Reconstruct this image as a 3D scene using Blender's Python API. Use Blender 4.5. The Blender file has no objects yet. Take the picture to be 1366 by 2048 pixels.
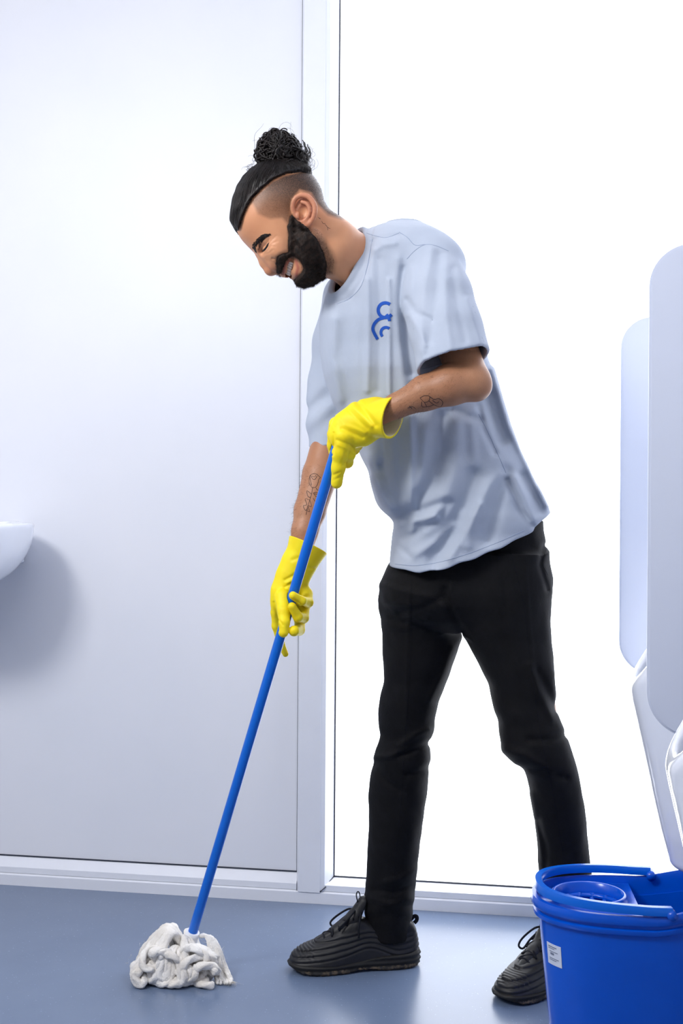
import bpy, math, random
import numpy as np
from mathutils import Vector, Matrix
from mathutils.bvhtree import BVHTree

# ------------------------------------------------------------------ camera
C = bpy.context.scene.collection
F = 2450.0                     # focal length in pixels of the 1366x2048 frame
H = 1.07                       # lens height above the floor
YAW = math.radians(9.5)        # the room is turned a little against the view
ROLL = math.radians(0.39)
CA, SA = math.cos(YAW), math.sin(YAW)
cam_data = bpy.data.cameras.new('camera')
cam_data.sensor_fit = 'VERTICAL'
cam_data.sensor_height = 36.0
cam_data.lens = F / 2048.0 * 36.0
cam_data.shift_y = -9.0 / 2048.0
cam_data.clip_start = 0.05
cam = bpy.data.objects.new('camera', cam_data)
C.objects.link(cam)
cam.matrix_world = (Matrix.Translation((0, 0, H)) @ Matrix.Rotation(YAW, 4, 'Z')
                    @ Matrix.Rotation(math.pi / 2, 4, 'X') @ Matrix.Rotation(ROLL, 4, 'Z'))
bpy.context.scene.camera = cam

# ------------------------------------------------------------------ world, light, exposure
sc = bpy.context.scene
sc.view_settings.view_transform = 'Standard'
sc.view_settings.look = 'None'
sc.view_settings.gamma = 1.0
sc.view_settings.use_curve_mapping = False
sc.view_settings.exposure = -0.12
world = bpy.data.worlds.new('world')
world.use_nodes = True
world.node_tree.nodes['Background'].inputs[0].default_value = (1.0, 0.98, 0.96, 1)
world.node_tree.nodes['Background'].inputs[1].default_value = 0.35
sc.world = world

def area(name, loc, target, sx, sy, power, col):
    l = bpy.data.lights.new(name, 'AREA')
    l.shape = 'RECTANGLE'
    l.size, l.size_y = sx, sy
    l.energy = power
    l.color = col
    o = bpy.data.objects.new(name, l)
    C.objects.link(o)
    o.location = loc
    o.rotation_euler = (Vector(target) - Vector(loc)).to_track_quat('-Z', 'Y').to_euler()
    return o
area('ceiling_lamp_key', (-1.75, 0.9, 2.45), (-0.6, 2.6, 1.0), 0.55, 0.55, 48, (1.0, 0.985, 0.965))
area('fill_light_front', (-0.7, 1.2, 2.55), (-0.8, 2.2, 0.6), 1.6, 1.0, 22, (0.99, 0.99, 1.0))  # soft front fill, added to brighten the walls and the man
WINDOW_GLOW = 3.3

# ------------------------------------------------------------------ helpers: pixel + depth -> point
_cr, _sr = math.cos(ROLL), math.sin(ROLL)
def P(px, py, d):
    """camera-frame point (right, forward, up above lens) seen at a pixel at depth d"""
    dx, dy = px - 683.0, py - 1024.0
    xr = dx * _cr + dy * _sr
    zr = dx * _sr - dy * _cr - 9.0
    return np.array((xr * d / F, d, zr * d / F))
def to_px(p):
    """inverse of P for arrays (N,3) -> px, py"""
    x = p[:, 0] * F / p[:, 1]; z = p[:, 2] * F / p[:, 1] + 9.0
    return 683.0 + x * _cr + z * _sr, 1024.0 + x * _sr - z * _cr
def c2w(p):
    p = np.asarray(p, float)
    o = np.empty_like(p)
    o[..., 0] = p[..., 0] * CA - p[..., 1] * SA
    o[..., 1] = p[..., 0] * SA + p[..., 1] * CA
    o[..., 2] = p[..., 2] + H
    return o
def w2c(p):
    p = np.asarray(p, float)
    o = np.empty_like(p)
    o[..., 0] = p[..., 0] * CA + p[..., 1] * SA
    o[..., 1] = -p[..., 0] * SA + p[..., 1] * CA
    o[..., 2] = p[..., 2] - H
    return o

# ------------------------------------------------------------------ materials
def srgb(r, g, b):
    f = lambda c: (c / 255 / 12.92) if c / 255 <= 0.04045 else ((c / 255 + 0.055) / 1.055) ** 2.4
    return (f(r), f(g), f(b), 1)
class Mat:
    def __init__(s, name):
        s.m = bpy.data.materials.new(name); s.m.use_nodes = True
        s.nt = s.m.node_tree; s.b = s.nt.nodes['Principled BSDF']
    def n(s, t, **kw):
        x = s.nt.nodes.new(t)
        for k, v in kw.items(): setattr(x, k, v)
        return x
    def l(s, a, b): s.nt.links.new(a, b)
    def set(s, **kw):
        for k, v in kw.items(): s.b.inputs[k.replace('_', ' ')].default_value = v
        return s
    def noise(s, scale, detail=4, rough=0.55, coord='Object', sc=None):
        tc = s.n('ShaderNodeTexCoord'); nz = s.n('ShaderNodeTexNoise')
        nz.inputs['Scale'].default_value = scale; nz.inputs['Detail'].default_value = detail
        nz.inputs['Roughness'].default_value = rough
        if sc:
            mp = s.n('ShaderNodeMapping'); mp.inputs['Scale'].default_value = sc
            s.l(tc.outputs[coord], mp.inputs[0]); s.l(mp.outputs[0], nz.inputs[0])
        else: s.l(tc.outputs[coord], nz.inputs[0])
        return nz.outputs[0]
    def ramp(s, fac, stops):
        r = s.n('ShaderNodeValToRGB'); e = r.color_ramp.elements
        while len(e) < len(stops): e.new(0.5)
        for i, (p, c) in enumerate(stops): e[i].position = p; e[i].color = c
        s.l(fac, r.inputs[0]); return r.outputs[0]
    def mix(s, fac, a, b):
        x = s.n('ShaderNodeMix', data_type='RGBA')
        for sock, v in ((x.inputs[0], fac), (x.inputs[6], a), (x.inputs[7], b)):
            if isinstance(v, (tuple, float, int)): sock.default_value = v
            else: s.l(v, sock)
        return x.outputs[2]
    def math(s, op, a, b=0.0):
        x = s.n('ShaderNodeMath', operation=op)
        for sock, v in ((x.inputs[0], a), (x.inputs[1], b)):
            if isinstance(v, (float, int)): sock.default_value = v
            else: s.l(v, sock)
        return x.outputs[0]
    def bump(s, h, strength=0.2, dist=0.002):
        x = s.n('ShaderNodeBump'); x.inputs['Strength'].default_value = strength
        x.inputs['Distance'].default_value = dist
        s.l(h, x.inputs['Height']); s.l(x.outputs[0], s.b.inputs['Normal'])
def simple(name, col, rough=0.5, spec=0.5, var=0.05, scale=30, bump=0.0, bscale=200, bdist=0.001, **kw):
    m = Mat(name); m.set(Roughness=rough, Specular_IOR_Level=spec, **kw)
    c2 = tuple(min(1, c * (1 - var)) for c in col[:3]) + (1,)
    m.l(m.ramp(m.noise(scale), [(0.3, col), (0.7, c2)]), m.b.inputs['Base Color'])
    if bump: m.bump(m.noise(bscale, 6), bump, bdist)
    return m.m

# ------------------------------------------------------------------ mesh helpers
def link(name, me, mat, parent=None, label=None, kind=None):
    o = bpy.data.objects.new(name, me); C.objects.link(o)
    if mat is not None and len(me.materials) == 0: me.materials.append(mat)
    if parent is not None: o.parent = parent
    if label: o['label'] = label
    if kind: o['kind'] = kind
    return o
def thing(name, label, cat, loc=(0, 0, 0), group=None):
    o = bpy.data.objects.new(name, None); C.objects.link(o)
    o.empty_display_size = 0.05
    o.location = loc
    o['label'] = label; o['category'] = cat
    if group: o['group'] = group
    return o
def shift(me, loc):
    v = np.empty(len(me.vertices) * 3); me.vertices.foreach_get('co', v)
    v = v.reshape(-1, 3) - np.asarray(loc); me.vertices.foreach_set('co', v.ravel()); me.update()
    return me
def mesh_np(name, V, Q, smooth=True, k=4):
    """numpy vertices and faces (all with k corners) -> mesh"""
    me = bpy.data.meshes.new(name)
    V = np.asarray(V, np.float32); Q = np.asarray(Q, np.int32)
    me.vertices.add(len(V)); me.vertices.foreach_set('co', V.ravel())
    me.loops.add(Q.size); me.loops.foreach_set('vertex_index', Q.ravel())
    me.polygons.add(len(Q)); me.polygons.foreach_set('loop_start', np.arange(0, Q.size, k, dtype=np.int32))
    me.polygons.foreach_set('loop_total', np.full(len(Q), k, np.int32))
    me.update(calc_edges=True)
    me.polygons.foreach_set('use_smooth', np.full(len(Q), smooth))
    return me
def set_col(me, name, cols):
    a = me.color_attributes.new(name, 'FLOAT_COLOR', 'POINT')
    c = np.ones((len(me.vertices), 4), np.float32); c[:, :cols.shape[1]] = cols
    a.data.foreach_set('color', c.ravel())

class Buf:
    """collects geometry (world space) and builds one mesh"""
    def __init__(s): s.v = []; s.f = []; s.n = 0
    def add(s, V, Fc):
        s.v.append(np.asarray(V, float).reshape(-1, 3)); s.f += [tuple(i + s.n for i in f) for f in Fc]; s.n += len(s.v[-1])
    def box(s, a, b, bev=0.0):
        a = np.minimum(a, b) * 1.0; b = np.maximum(a, b) * 1.0
        x0, y0, z0 = a; x1, y1, z1 = b
        if bev <= 0:
            V = [(x, y, z) for x in (x0, x1) for y in (y0, y1) for z in (z0, z1)]
            s.add(V, [(0, 1, 3, 2), (4, 6, 7, 5), (0, 4, 5, 1), (2, 3, 7, 6), (0, 2, 6, 4), (1, 5, 7, 3)])
        else:
            import bmesh
            bm = bmesh.new(); bmesh.ops.create_cube(bm, size=1)
            for v in bm.verts: v.co = Vector(((x0 + x1) / 2 + v.co.x * (x1 - x0), (y0 + y1) / 2 + v.co.y * (y1 - y0), (z0 + z1) / 2 + v.co.z * (z1 - z0)))
            bmesh.ops.bevel(bm, geom=bm.edges[:], offset=bev, segments=2, affect='EDGES', profile=0.5)
            bm.verts.index_update()
            s.add([v.co[:] for v in bm.verts], [tuple(v.index for v in f.verts) for f in bm.faces]); bm.free()
    def prism(s, poly, axis, t0, t1):
        """extrude a 2-D polygon along an axis (0,1,2); poly coordinates fill the other two axes in order"""
        n = len(poly); V = []
        for t in (t0, t1):
            for a, b in poly:
                p = [a, b]; p.insert(axis, t); V.append(p)
        Fc = [tuple(range(n)), tuple(range(2 * n - 1, n - 1, -1))] + [(i, i + n, (i + 1) % n + n, (i + 1) % n) for i in range(n)]
        s.add(V, Fc)
    def tube(s, pts, rad, sides=8, closed=False, cap=True, flat=None):
        pts = np.asarray(pts, float); n = len(pts)
        rad = np.broadcast_to(np.asarray(rad, float), (n,))
        T = np.gradient(pts, axis=0)
        if closed: T = np.roll(pts, -1, 0) - np.roll(pts, 1, 0)
        T /= np.linalg.norm(T, axis=1)[:, None] + 1e-12
        up = np.array((0, 0, 1.0)) if abs(T[0][2]) < 0.9 else np.array((1.0, 0, 0))
        N = np.cross(T[0], up); N /= np.linalg.norm(N); V = []
        ang = np.arange(sides) * 2 * math.pi / sides
        for i in range(n):
            N = N - T[i] * N.dot(T[i]); N /= np.linalg.norm(N) + 1e-12; B = np.cross(T[i], N)
            V.append(pts[i] + rad[i] * (np.cos(ang)[:, None] * N + np.sin(ang)[:, None] * B * (flat or 1)))
        V = np.concatenate(V); Fc = []
        for i in range(n if closed else n - 1):
            j = (i + 1) % n
            for k in range(sides):
                l = (k + 1) % sides
                Fc.append((i * sides + k, i * sides + l, j * sides + l, j * sides + k))
        if cap and not closed:
            Fc.append(tuple(range(sides - 1, -1, -1))); Fc.append(tuple(range((n - 1) * sides, n * sides)))
        s.add(V, Fc)
    def lathe(s, prof, sides=48, sx=1, sy=1, center=(0, 0, 0), power=2.0):
        ang = np.arange(sides) * 2 * math.pi / sides
        c, sn = np.cos(ang), np.sin(ang)
        q = (np.abs(c) ** power + np.abs(sn) ** power) ** (-1 / power)
        V = []; m = len(prof)
        for r, z in prof:
            V.append(np.stack([center[0] + r * sx * c * q, center[1] + r * sy * sn * q, np.full(sides, center[2] + z)], 1))
        Fc = []
        for i in range(m - 1):
            for k in range(sides):
                l = (k + 1) % sides
                Fc.append((i * sides + k, i * sides + l, (i + 1) * sides + l, (i + 1) * sides + k))
        s.add(np.concatenate(V), Fc)
    def mesh(s, name, smooth=True, fix=False):
        me = bpy.data.meshes.new(name)
        me.from_pydata(np.concatenate(s.v).tolist(), [], s.f); me.update()
        me.polygons.foreach_set('use_smooth', np.full(len(me.polygons), smooth))
        if fix:
            import bmesh
            bm = bmesh.new(); bm.from_mesh(me); bmesh.ops.recalc_face_normals(bm, faces=bm.faces[:]); bm.to_mesh(me); bm.free()
        return me
def smooth_curve(pts, n):
    """Catmull-Rom through control points"""
    pts = np.asarray(pts, float); m = len(pts)
    e = np.vstack([2 * pts[0] - pts[1], pts, 2 * pts[-1] - pts[-2]])
    out = []
    for t in np.linspace(0, m - 1 - 1e-9, n):
        i = int(t); u = t - i; a, b, c, d = e[i], e[i + 1], e[i + 2], e[i + 3]
        out.append(0.5 * (2 * b + (c - a) * u + (2 * a - 5 * b + 4 * c - d) * u * u + (3 * b - a - 3 * c + d) * u ** 3))
    return np.array(out)

# ------------------------------------------------------------------ signed distance modelling
def smin(a, b, k):
    h = np.clip(0.5 + 0.5 * (b - a) / k, 0, 1)
    return b * (1 - h) + a * h - k * h * (1 - h)
def smax(a, b, k): return -smin(-a, -b, k)
def cap(p, a, b, r1, r2=None):
    r2 = r1 if r2 is None else r2
    a = np.asarray(a, float); ba = np.asarray(b, float) - a; pa = p - a
    h = np.clip(pa @ ba / (ba @ ba + 1e-12), 0, 1)
    return np.linalg.norm(pa - h[:, None] * ba, axis=1) - (r1 + (r2 - r1) * h)
def chain(p, pts, k=0.01):
    """pts: [(point, radius), ...]"""
    f = None
    for (a, ra), (b, rb) in zip(pts[:-1], pts[1:]):
        g = cap(p, a, b, ra, rb); f = g if f is None else smin(f, g, k)
    return f
def sph(p, c, r): return np.linalg.norm(p - np.asarray(c), axis=1) - r
def ell(p, c, r, R=None):
    q = p - np.asarray(c)
    if R is not None: q = q @ R
    r = np.asarray(r, float)
    k0 = np.linalg.norm(q / r, axis=1); k1 = np.linalg.norm(q / (r * r), axis=1) + 1e-9
    return k0 * (k0 - 1) / k1
def rotxz(deg):
    """columns are the local axes: local x turned by deg in the image plane (counter-clockwise, up positive)"""
    a = math.radians(deg)
    return np.array([[math.cos(a), 0, -math.sin(a)], [0, 1, 0], [math.sin(a), 0, math.cos(a)]])
def zloft(p, Z, XL, XR, Y, HY, n=2.0):
    """stack of horizontal super-ellipse sections; tables ordered by rising Z"""
    z = p[:, 2]
    xl = np.interp(z, Z, XL); xr = np.interp(z, Z, XR); y = np.interp(z, Z, Y); hy = np.interp(z, Z, HY)
    hx = (xr - xl) / 2; cx = (xr + xl) / 2
    q = ((np.abs(p[:, 0] - cx) / hx) ** n + (np.abs(p[:, 1] - y) / hy) ** n) ** (1 / n)
    g = (q - 1) * np.minimum(hx, hy) * 0.9
    return np.maximum(g, np.maximum(z - Z[-1], Z[0] - z))
def smooth_table(rows, n=80):
    """rows sorted by py: (py, L, R, depth, halfdepth) -> arrays for zloft, resampled smoothly"""
    rows = np.array(sorted(rows), float)
    t = np.linspace(rows[0, 0], rows[-1, 0], n)
    cols = [np.interp(t, rows[:, 0], rows[:, i]) for i in range(1, 5)]
    ker = np.array([1, 2, 1.0]) / 4
    def sm(a):
        for _ in range(2):
            b = np.concatenate([[2 * a[0] - a[1]], a, [2 * a[-1] - a[-2]]]); a = np.convolve(b, ker, 'valid')
        return a
    cols = [sm(c) for c in cols]
    Z, XL, XR, Y, HY = [], [], [], [], []
    for y, L, R, d, h in zip(t, *cols):
        a, b = P(L, y, d), P(R, y, d)
        Z.append((a[2] + b[2]) / 2); XL.append(a[0]); XR.append(b[0]); Y.append(d); HY.append(h)
    o = np.argsort(Z)
    return [np.array(q)[o] for q in (Z, XL, XR, Y, HY)]
def nets(f, lo, hi, h, B=8, newton=1, lip=1.7):
    """surface nets on a narrow band of a signed field; returns vertices and quads in the field's frame"""
    lo = np.asarray(lo, float); hi = np.asarray(hi, float)
    nb = np.ceil((hi - lo) / (h * B)).astype(int)
    n = nb * B
    bc = np.stack(np.meshgrid(*[lo[i] + (np.arange(nb[i]) + 0.5) * B * h for i in range(3)], indexing='ij'), -1).reshape(-1, 3)
    fb = np.concatenate([f(c) for c in np.array_split(bc, max(1, len(bc) // 200000))])
    keep = np.abs(fb) < h * B * 0.87 * lip
    G = np.repeat(np.repeat(np.repeat(np.where(fb < 0, -1.0, 1.0).reshape(nb), B, 0), B, 1), B, 2).astype(np.float32)
    idx = np.argwhere(keep.reshape(nb))
    off = np.stack(np.meshgrid(*[np.arange(B)] * 3, indexing='ij'), -1).reshape(-1, 3)
    for part in np.array_split(idx, max(1, len(idx) * B ** 3 // 400000)):
        if len(part) == 0: continue
        g = (part[:, None, :] * B + off[None]).reshape(-1, 3)
        G[g[:, 0], g[:, 1], g[:, 2]] = f(lo + g * h)
    S = G < 0
    c = S[:-1, :-1, :-1].astype(np.int8)
    tot = np.zeros_like(c)
    for i in (0, 1):
        for j in (0, 1):
            for k in (0, 1):
                tot += S[i:n[0] - 1 + i, j:n[1] - 1 + j, k:n[2] - 1 + k]
    act = (tot > 0) & (tot < 8)
    cells = np.argwhere(act)
    vid = np.full(act.shape, -1, np.int32); vid[act] = np.arange(len(cells))
    corner = {}
    for i in (0, 1):
        for j in (0, 1):
            for k in (0, 1):
                corner[(i, j, k)] = G[cells[:, 0] + i, cells[:, 1] + j, cells[:, 2] + k]
    acc = np.zeros((len(cells), 3)); cnt = np.zeros(len(cells))
    for a in corner:
        for ax in range(3):
            if a[ax] == 1: continue
            b = list(a); b[ax] = 1; b = tuple(b)
            fa, fb_ = corner[a], corner[b]
            m = (fa < 0) != (fb_ < 0)
            t = np.where(m, fa / np.where(m, fa - fb_, 1), 0)
            q = np.array(a, float)[None].repeat(len(cells), 0); q[:, ax] = t
            acc += q * m[:, None]; cnt += m
    V = lo + (cells + acc / cnt[:, None]) * h
    quads = []
    for ax in range(3):
        u, w = (ax + 1) % 3, (ax + 2) % 3
        sl0 = [slice(None)] * 3; sl1 = [slice(None)] * 3
        sl0[ax] = slice(0, -1); sl1[ax] = slice(1, None)
        A, Bq = S[tuple(sl0)], S[tuple(sl1)]
        e = np.argwhere(A != Bq)
        e = e[(e[:, u] > 0) & (e[:, w] > 0) & (e[:, u] < n[u] - 1) & (e[:, w] < n[w] - 1)]
        if len(e) == 0: continue
        flip = A[e[:, 0], e[:, 1], e[:, 2]]
        def cell(du, dw):
            q = e.copy(); q[:, u] -= du; q[:, w] -= dw
            return vid[q[:, 0], q[:, 1], q[:, 2]]
        q = np.stack([cell(1, 1), cell(0, 1), cell(0, 0), cell(1, 0)], 1)
        q[~flip] = q[~flip][:, ::-1]
        quads.append(q)
    Q = np.concatenate(quads)
    Q = Q[(Q >= 0).all(1)]
    for _ in range(newton):
        e = h * 0.4; f0 = f(V)
        g = np.stack([(f(V + np.eye(3)[i] * e) - f0) / e for i in range(3)], 1)
        st = -(f0 / np.maximum((g * g).sum(1), 0.05))[:, None] * g
        l = np.linalg.norm(st, axis=1)[:, None]
        V = V + st * np.minimum(1, 0.6 * h / (l + 1e-12))
    return V, Q
def sdf_obj(name, f, lo, hi, h, mat, parent=None, colf=None, label=None, **kw):
    """field in the camera frame -> object in the room frame"""
    V, Q = nets(f, lo, hi, h, **kw)
    me = mesh_np(name, c2w(V), Q)
    if colf is not None: set_col(me, 'tint', colf(V))
    return link(name, me, mat, parent, label), V, Q
def bounds(pts, m):
    pts = np.array(pts); return pts.min(0) - m, pts.max(0) + m
def fnoise(p, scale, seed=0):
    """cheap smooth pseudo-noise in [-1,1] from summed sines"""
    r = np.random.RandomState(seed); o = 0
    for i in range(7):
        d = r.normal(size=3); d /= np.linalg.norm(d)
        o = o + np.sin(p @ d * scale * (0.7 + 0.9 * r.rand()) + r.rand() * 6.28)
    return o / 3.2
def polydist(px, py, pts):
    """distance in pixels to a polyline, and signed side (+ left of travel)"""
    best = None
    for (ax, ay), (bx, by) in zip(pts[:-1], pts[1:]):
        dx, dy = bx - ax, by - ay
        t = np.clip(((px - ax) * dx + (py - ay) * dy) / (dx * dx + dy * dy), 0, 1)
        ex, ey = px - ax - t * dx, py - ay - t * dy
        d = np.hypot(ex, ey)
        best = d if best is None else np.minimum(best, d)
    return best
# ------------------------------------------------------------------ room shell (room frame: u right along the back wall, v deep, z up)
WV, WR, WL, WF, CEIL = 3.25, 0.61, -2.25, -1.3, 2.6
m_panel = Mat('white_panel'); m_panel.set(Roughness=0.42, Specular_IOR_Level=0.4)
m_panel.l(m_panel.ramp(m_panel.noise(3.0, 3), [(0.3, srgb(230, 232, 240)), (0.7, srgb(226, 229, 238))]), m_panel.b.inputs['Base Color'])
m_panel.bump(m_panel.noise(90, 3), 0.05, 0.001); m_panel = m_panel.m
m_pvc = simple('white_frame_plastic', srgb(228, 231, 240), 0.33, 0.5, 0.03, 12)
m_wall = simple('painted_wall', srgb(222, 223, 228), 0.6, 0.3, 0.04, 4, 0.15, 120)
m_seal = simple('black_rubber_gasket', srgb(40, 46, 60), 0.6)
m_floor = Mat('blue_grey_vinyl'); m_floor.set(Roughness=0.27, Specular_IOR_Level=0.8)
_a = m_floor.ramp(m_floor.noise(1.6, 5, 0.6), [(0.3, srgb(98, 114, 142)), (0.7, srgb(106, 122, 149))])
_v = m_floor.n('ShaderNodeTexVoronoi'); _tc = m_floor.n('ShaderNodeTexCoord'); _v.inputs['Scale'].default_value = 95
m_floor.l(_tc.outputs['Object'], _v.inputs[0])
_sp = m_floor.math('LESS_THAN', _v.outputs['Distance'], 0.13)
_spk = m_floor.mix(_v.outputs['Color'], srgb(70, 84, 118), srgb(150, 168, 200))
m_floor.l(m_floor.mix(m_floor.math('MULTIPLY', _sp, 0.5), _a, _spk), m_floor.b.inputs['Base Color'])
m_floor = m_floor.m
m_glass = Mat('backlit_frosted_glass')
m_glass.set(Roughness=0.25, Base_Color=srgb(240, 244, 255), Emission_Strength=WINDOW_GLOW)
m_glass.l(m_glass.ramp(m_glass.noise(1.2, 2), [(0.3, (0.95, 0.97, 1.0, 1)), (0.7, (0.97, 0.985, 1.0, 1))]), m_glass.b.inputs['Emission Color'])
m_glass = m_glass.m
m_ceram = simple('white_ceramic', srgb(236, 240, 250), 0.12, 0.5, 0.02, 6, Coat_Weight=0.4)
m_board = simple('white_laminate_board', srgb(226, 231, 243), 0.3, 0.5, 0.02, 5)
m_chrome = simple('brushed_chrome', srgb(200, 205, 214), 0.22, 0.5, 0.05, 40, Metallic=1.0)

_bm = m_board.node_tree; _tr = _bm.nodes.new('ShaderNodeBsdfTranslucent'); _tr.inputs[0].default_value = srgb(238, 242, 252)
_mx = _bm.nodes.new('ShaderNodeMixShader'); _mx.inputs[0].default_value = 0.28
_bm.links.new(_bm.nodes['Principled BSDF'].outputs[0], _mx.inputs[1]); _bm.links.new(_tr.outputs[0], _mx.inputs[2])
_bm.links.new(_mx.outputs[0], _bm.nodes['Material Output'].inputs[0])
def slab(name, a, b, mat, bev=0.0, parent=None, kind='structure', label=None):
    g = Buf(); g.box(np.array(a, float), np.array(b, float), bev)
    return link(name, g.mesh(name, smooth=False), mat, parent, label, kind)
slab('floor', (WL - .1, WF - .1, -0.1), (WR + .1, WV + .1, 0), m_floor)
slab('ceiling', (WL - .1, WF - .1, CEIL), (WR + .1, WV + .1, CEIL + .1), m_wall)
slab('wall_left', (WL - .1, WF, 0), (WL, WV, CEIL), m_wall)
slab('wall_right', (WR, WF, 0), (WR + .1, WV + .1, CEIL), m_wall)
slab('wall_front', (WL, WF - .1, 0), (WR, WF, CEIL), m_wall)
PANEL_V = WV + 0.026
slab('wall_back', (WL, PANEL_V, 0.05), (-0.655, WV + 0.09, CEIL), m_panel, label='large smooth white panel left of the mullion')
# outer frame rail on the floor, left and right of the mullion
def rail(name, u0, u1, panel_v, ztop, label):
    g = Buf(); g.prism([(WV, 0.0), (WV, 0.029), (WV + 0.004, 0.033), (WV + 0.1, 0.033), (WV + 0.1, 0.0)], 0, u0, u1)
    o = link(name, g.mesh(name, False, True), m_pvc, None, label, 'structure')
    g = Buf(); g.prism([(WV + 0.004, 0.034), (WV + 0.005, 0.050), (panel_v, ztop), (WV + 0.1, ztop), (WV + 0.1, 0.034)], 0, u0, u1)
    link('glazing_bead', g.mesh('glazing_bead', False, True), m_pvc, o)
    g = Buf(); g.box(np.array((u0, panel_v - 0.003, ztop)), np.array((u1, WV + 0.09, ztop + 0.0028)))
    link('gasket', g.mesh('gasket', False), m_seal, o)
    return o
U0, U1, U2 = -0.6618, -0.5958, -0.5635
rail('baseboard_back', WL, U0, PANEL_V, 0.076, 'low white frame rail under the solid panel')
GLASS_V = WV + 0.05
rail('trim_2', U1 + 0.0001, WR, GLASS_V - 0.002, 0.062, 'low white frame rail under the bright window')
# mullion: face, bevelled left edge, sloping bead to the glass
g = Buf(); g.prism([(U0, PANEL_V + 0.03), (U0, WV + 0.012), (U0 + 0.007, WV - 0.003), (U1, WV - 0.003), (U1, PANEL_V + 0.03)], 2, 0.031, CEIL)
mull = link('trim_1', g.mesh('trim_1', False, True), m_pvc, None, 'tall white mullion post between panel and window', 'structure')
g = Buf(); g.prism([(U1, WV + 0.0), (U1 + 0.012, WV + 0.004), (U2 - 0.0022, GLASS_V - 0.004), (U2 - 0.0022, GLASS_V + 0.02), (U1, GLASS_V + 0.02)], 2, 0.034, CEIL)
link('glazing_bead', g.mesh('glazing_bead', False, True), m_pvc, mull)
g = Buf(); g.box(np.array((U2 - 0.0022, GLASS_V - 0.006, 0.062)), np.array((U2, GLASS_V + 0.02, CEIL)))
link('gasket', g.mesh('gasket', False), m_seal, mull)
g = Buf(); g.box(np.array((U0 - 0.0035, PANEL_V - 0.003, 0.076)), np.array((U0, PANEL_V + 0.02, CEIL)))
link('gasket', g.mesh('gasket', False), m_seal, mull)
g = Buf(); g.prism([(WV, 0.0), (WV, 0.029), (WV + 0.004, 0.031), (WV + 0.1, 0.031), (WV + 0.1, 0.0)], 0, U0, U1)
link('frame_foot', g.mesh('frame_foot', False, True), m_pvc, mull)
# mitre line at the foot of the mullion
g = Buf(); g.tube([(U1 + 0.0005, WV - 0.003, 0.0335), (U1 + 0.014, WV + 0.002, 0.045), (U2 - 0.003, GLASS_V - 0.006, 0.063)], 0.0013, 6)
link('mitre_joint', g.mesh('mitre_joint'), m_seal, mull)
slab('window_1', (U2, GLASS_V, 0.06), (WR, GLASS_V + 0.02, CEIL), m_glass, label='huge brightly backlit frosted window pane')

# ------------------------------------------------------------------ urinal dividers
def rounded_board(u0, u1, z0, z1, v, th, rt, rb):
    pts = [(u1, z0)]
    for k in range(13):
        a = math.pi * 1.5 - k / 12 * math.pi / 2
        pts.append((u0 + rb + rb * math.cos(a), z0 + rb + rb * math.sin(a)))
    for k in range(13):
        a = math.pi - k / 12 * math.pi / 2
        pts.append((u0 + rt + rt * math.cos(a), z1 - rt + rt * math.sin(a)))
    pts.append((u1, z1))
    import bmesh
    bm = bmesh.new()
    A = [bm.verts.new((a, v - th / 2, b)) for a, b in pts]; B = [bm.verts.new((a, v + th / 2, b)) for a, b in pts]
    bm.faces.new(A); bm.faces.new(B[::-1])
    for i in range(len(pts)): bm.faces.new((A[i], B[i], B[(i + 1) % len(pts)], A[(i + 1) % len(pts)]))
    bmesh.ops.recalc_face_normals(bm, faces=bm.faces[:])
    ed = [e for e in bm.edges if abs(e.verts[0].co.y - e.verts[1].co.y) < 1e-6]
    bmesh.ops.bevel(bm, geom=ed, offset=0.004, segments=2, affect='EDGES')
    me = bpy.data.meshes.new('board'); bm.to_mesh(me); bm.free(); return me
for v, lab in ((2.054, 'nearer tall white urinal divider board with rounded corners'), (2.826, 'farther pale urinal divider board in front of bright window')):
    t = thing('urinal_divider', lab, 'divider', (WR, v, 0.7), 'urinal divider boards')
    me = shift(rounded_board(0.163, WR - 0.02, 0.70, 1.502, v, 0.013, 0.068, 0.075), (WR, v, 0.7))
    link('board', me, m_board, t)
    for z in (0.86, 1.32):
        g = Buf(); g.box(np.array((WR - 0.035, v - 0.02, z - 0.03)), np.array((WR, v + 0.02, z + 0.03)), 0.003)
        link('bracket', shift(g.mesh('bracket', False), (WR, v, 0.7)), m_chrome, t)

# ------------------------------------------------------------------ urinals
def urinal_field(v0):
    def f(p):
        q = w2c_inv(p)            # room frame
        u, v, z = q[:, 0], q[:, 1] - v0, q[:, 2]
        zz = np.array([0.33, 0.37, 0.45, 0.6, 0.7, 0.75, 0.85, 1.1, 1.2])
        uf = np.interp(z, zz, [0.285, 0.245, 0.222, 0.187, 0.163, 0.153, 0.15, 0.15, 0.15])
        w = np.interp(z, zz, [0.085, 0.105, 0.13, 0.155, 0.165, 0.168, 0.17, 0.165, 0.16])
        hx = 0.60 - uf
        a = ((np.abs(0.60 - u) / hx) ** 2.5 + (np.abs(v) / w) ** 2.5) ** (1 / 2.5)
        body = (a - 1) * 0.14
        body = smax(body, u - (WR - 0.001), 0.01)
        body = smax(body, 0.375 - z, 0.02)
        body = smax(body, z - 1.15, 0.04)
        # slanted opening plane rising from the lip towards the wall
        n = np.array((-math.sin(math.radians(52)), math.cos(math.radians(52))))
        pl = (u - 0.150) * n[0] + (z - 0.742) * n[1]
        body = smax(body, pl, 0.022)
        cav = ((np.abs(0.60 - u) / (hx - 0.026)) ** 2.5 + (np.abs(v) / (w - 0.026)) ** 2.5) ** (1 / 2.5)
        cav = smax((cav - 1) * 0.13, 0.50 - z, 0.06)
        cav = smax(cav, u - 0.555, 0.03)
        return smax(body, -cav, 0.012)
    return f
def w2c_inv(p): return c2w(p)
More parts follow.
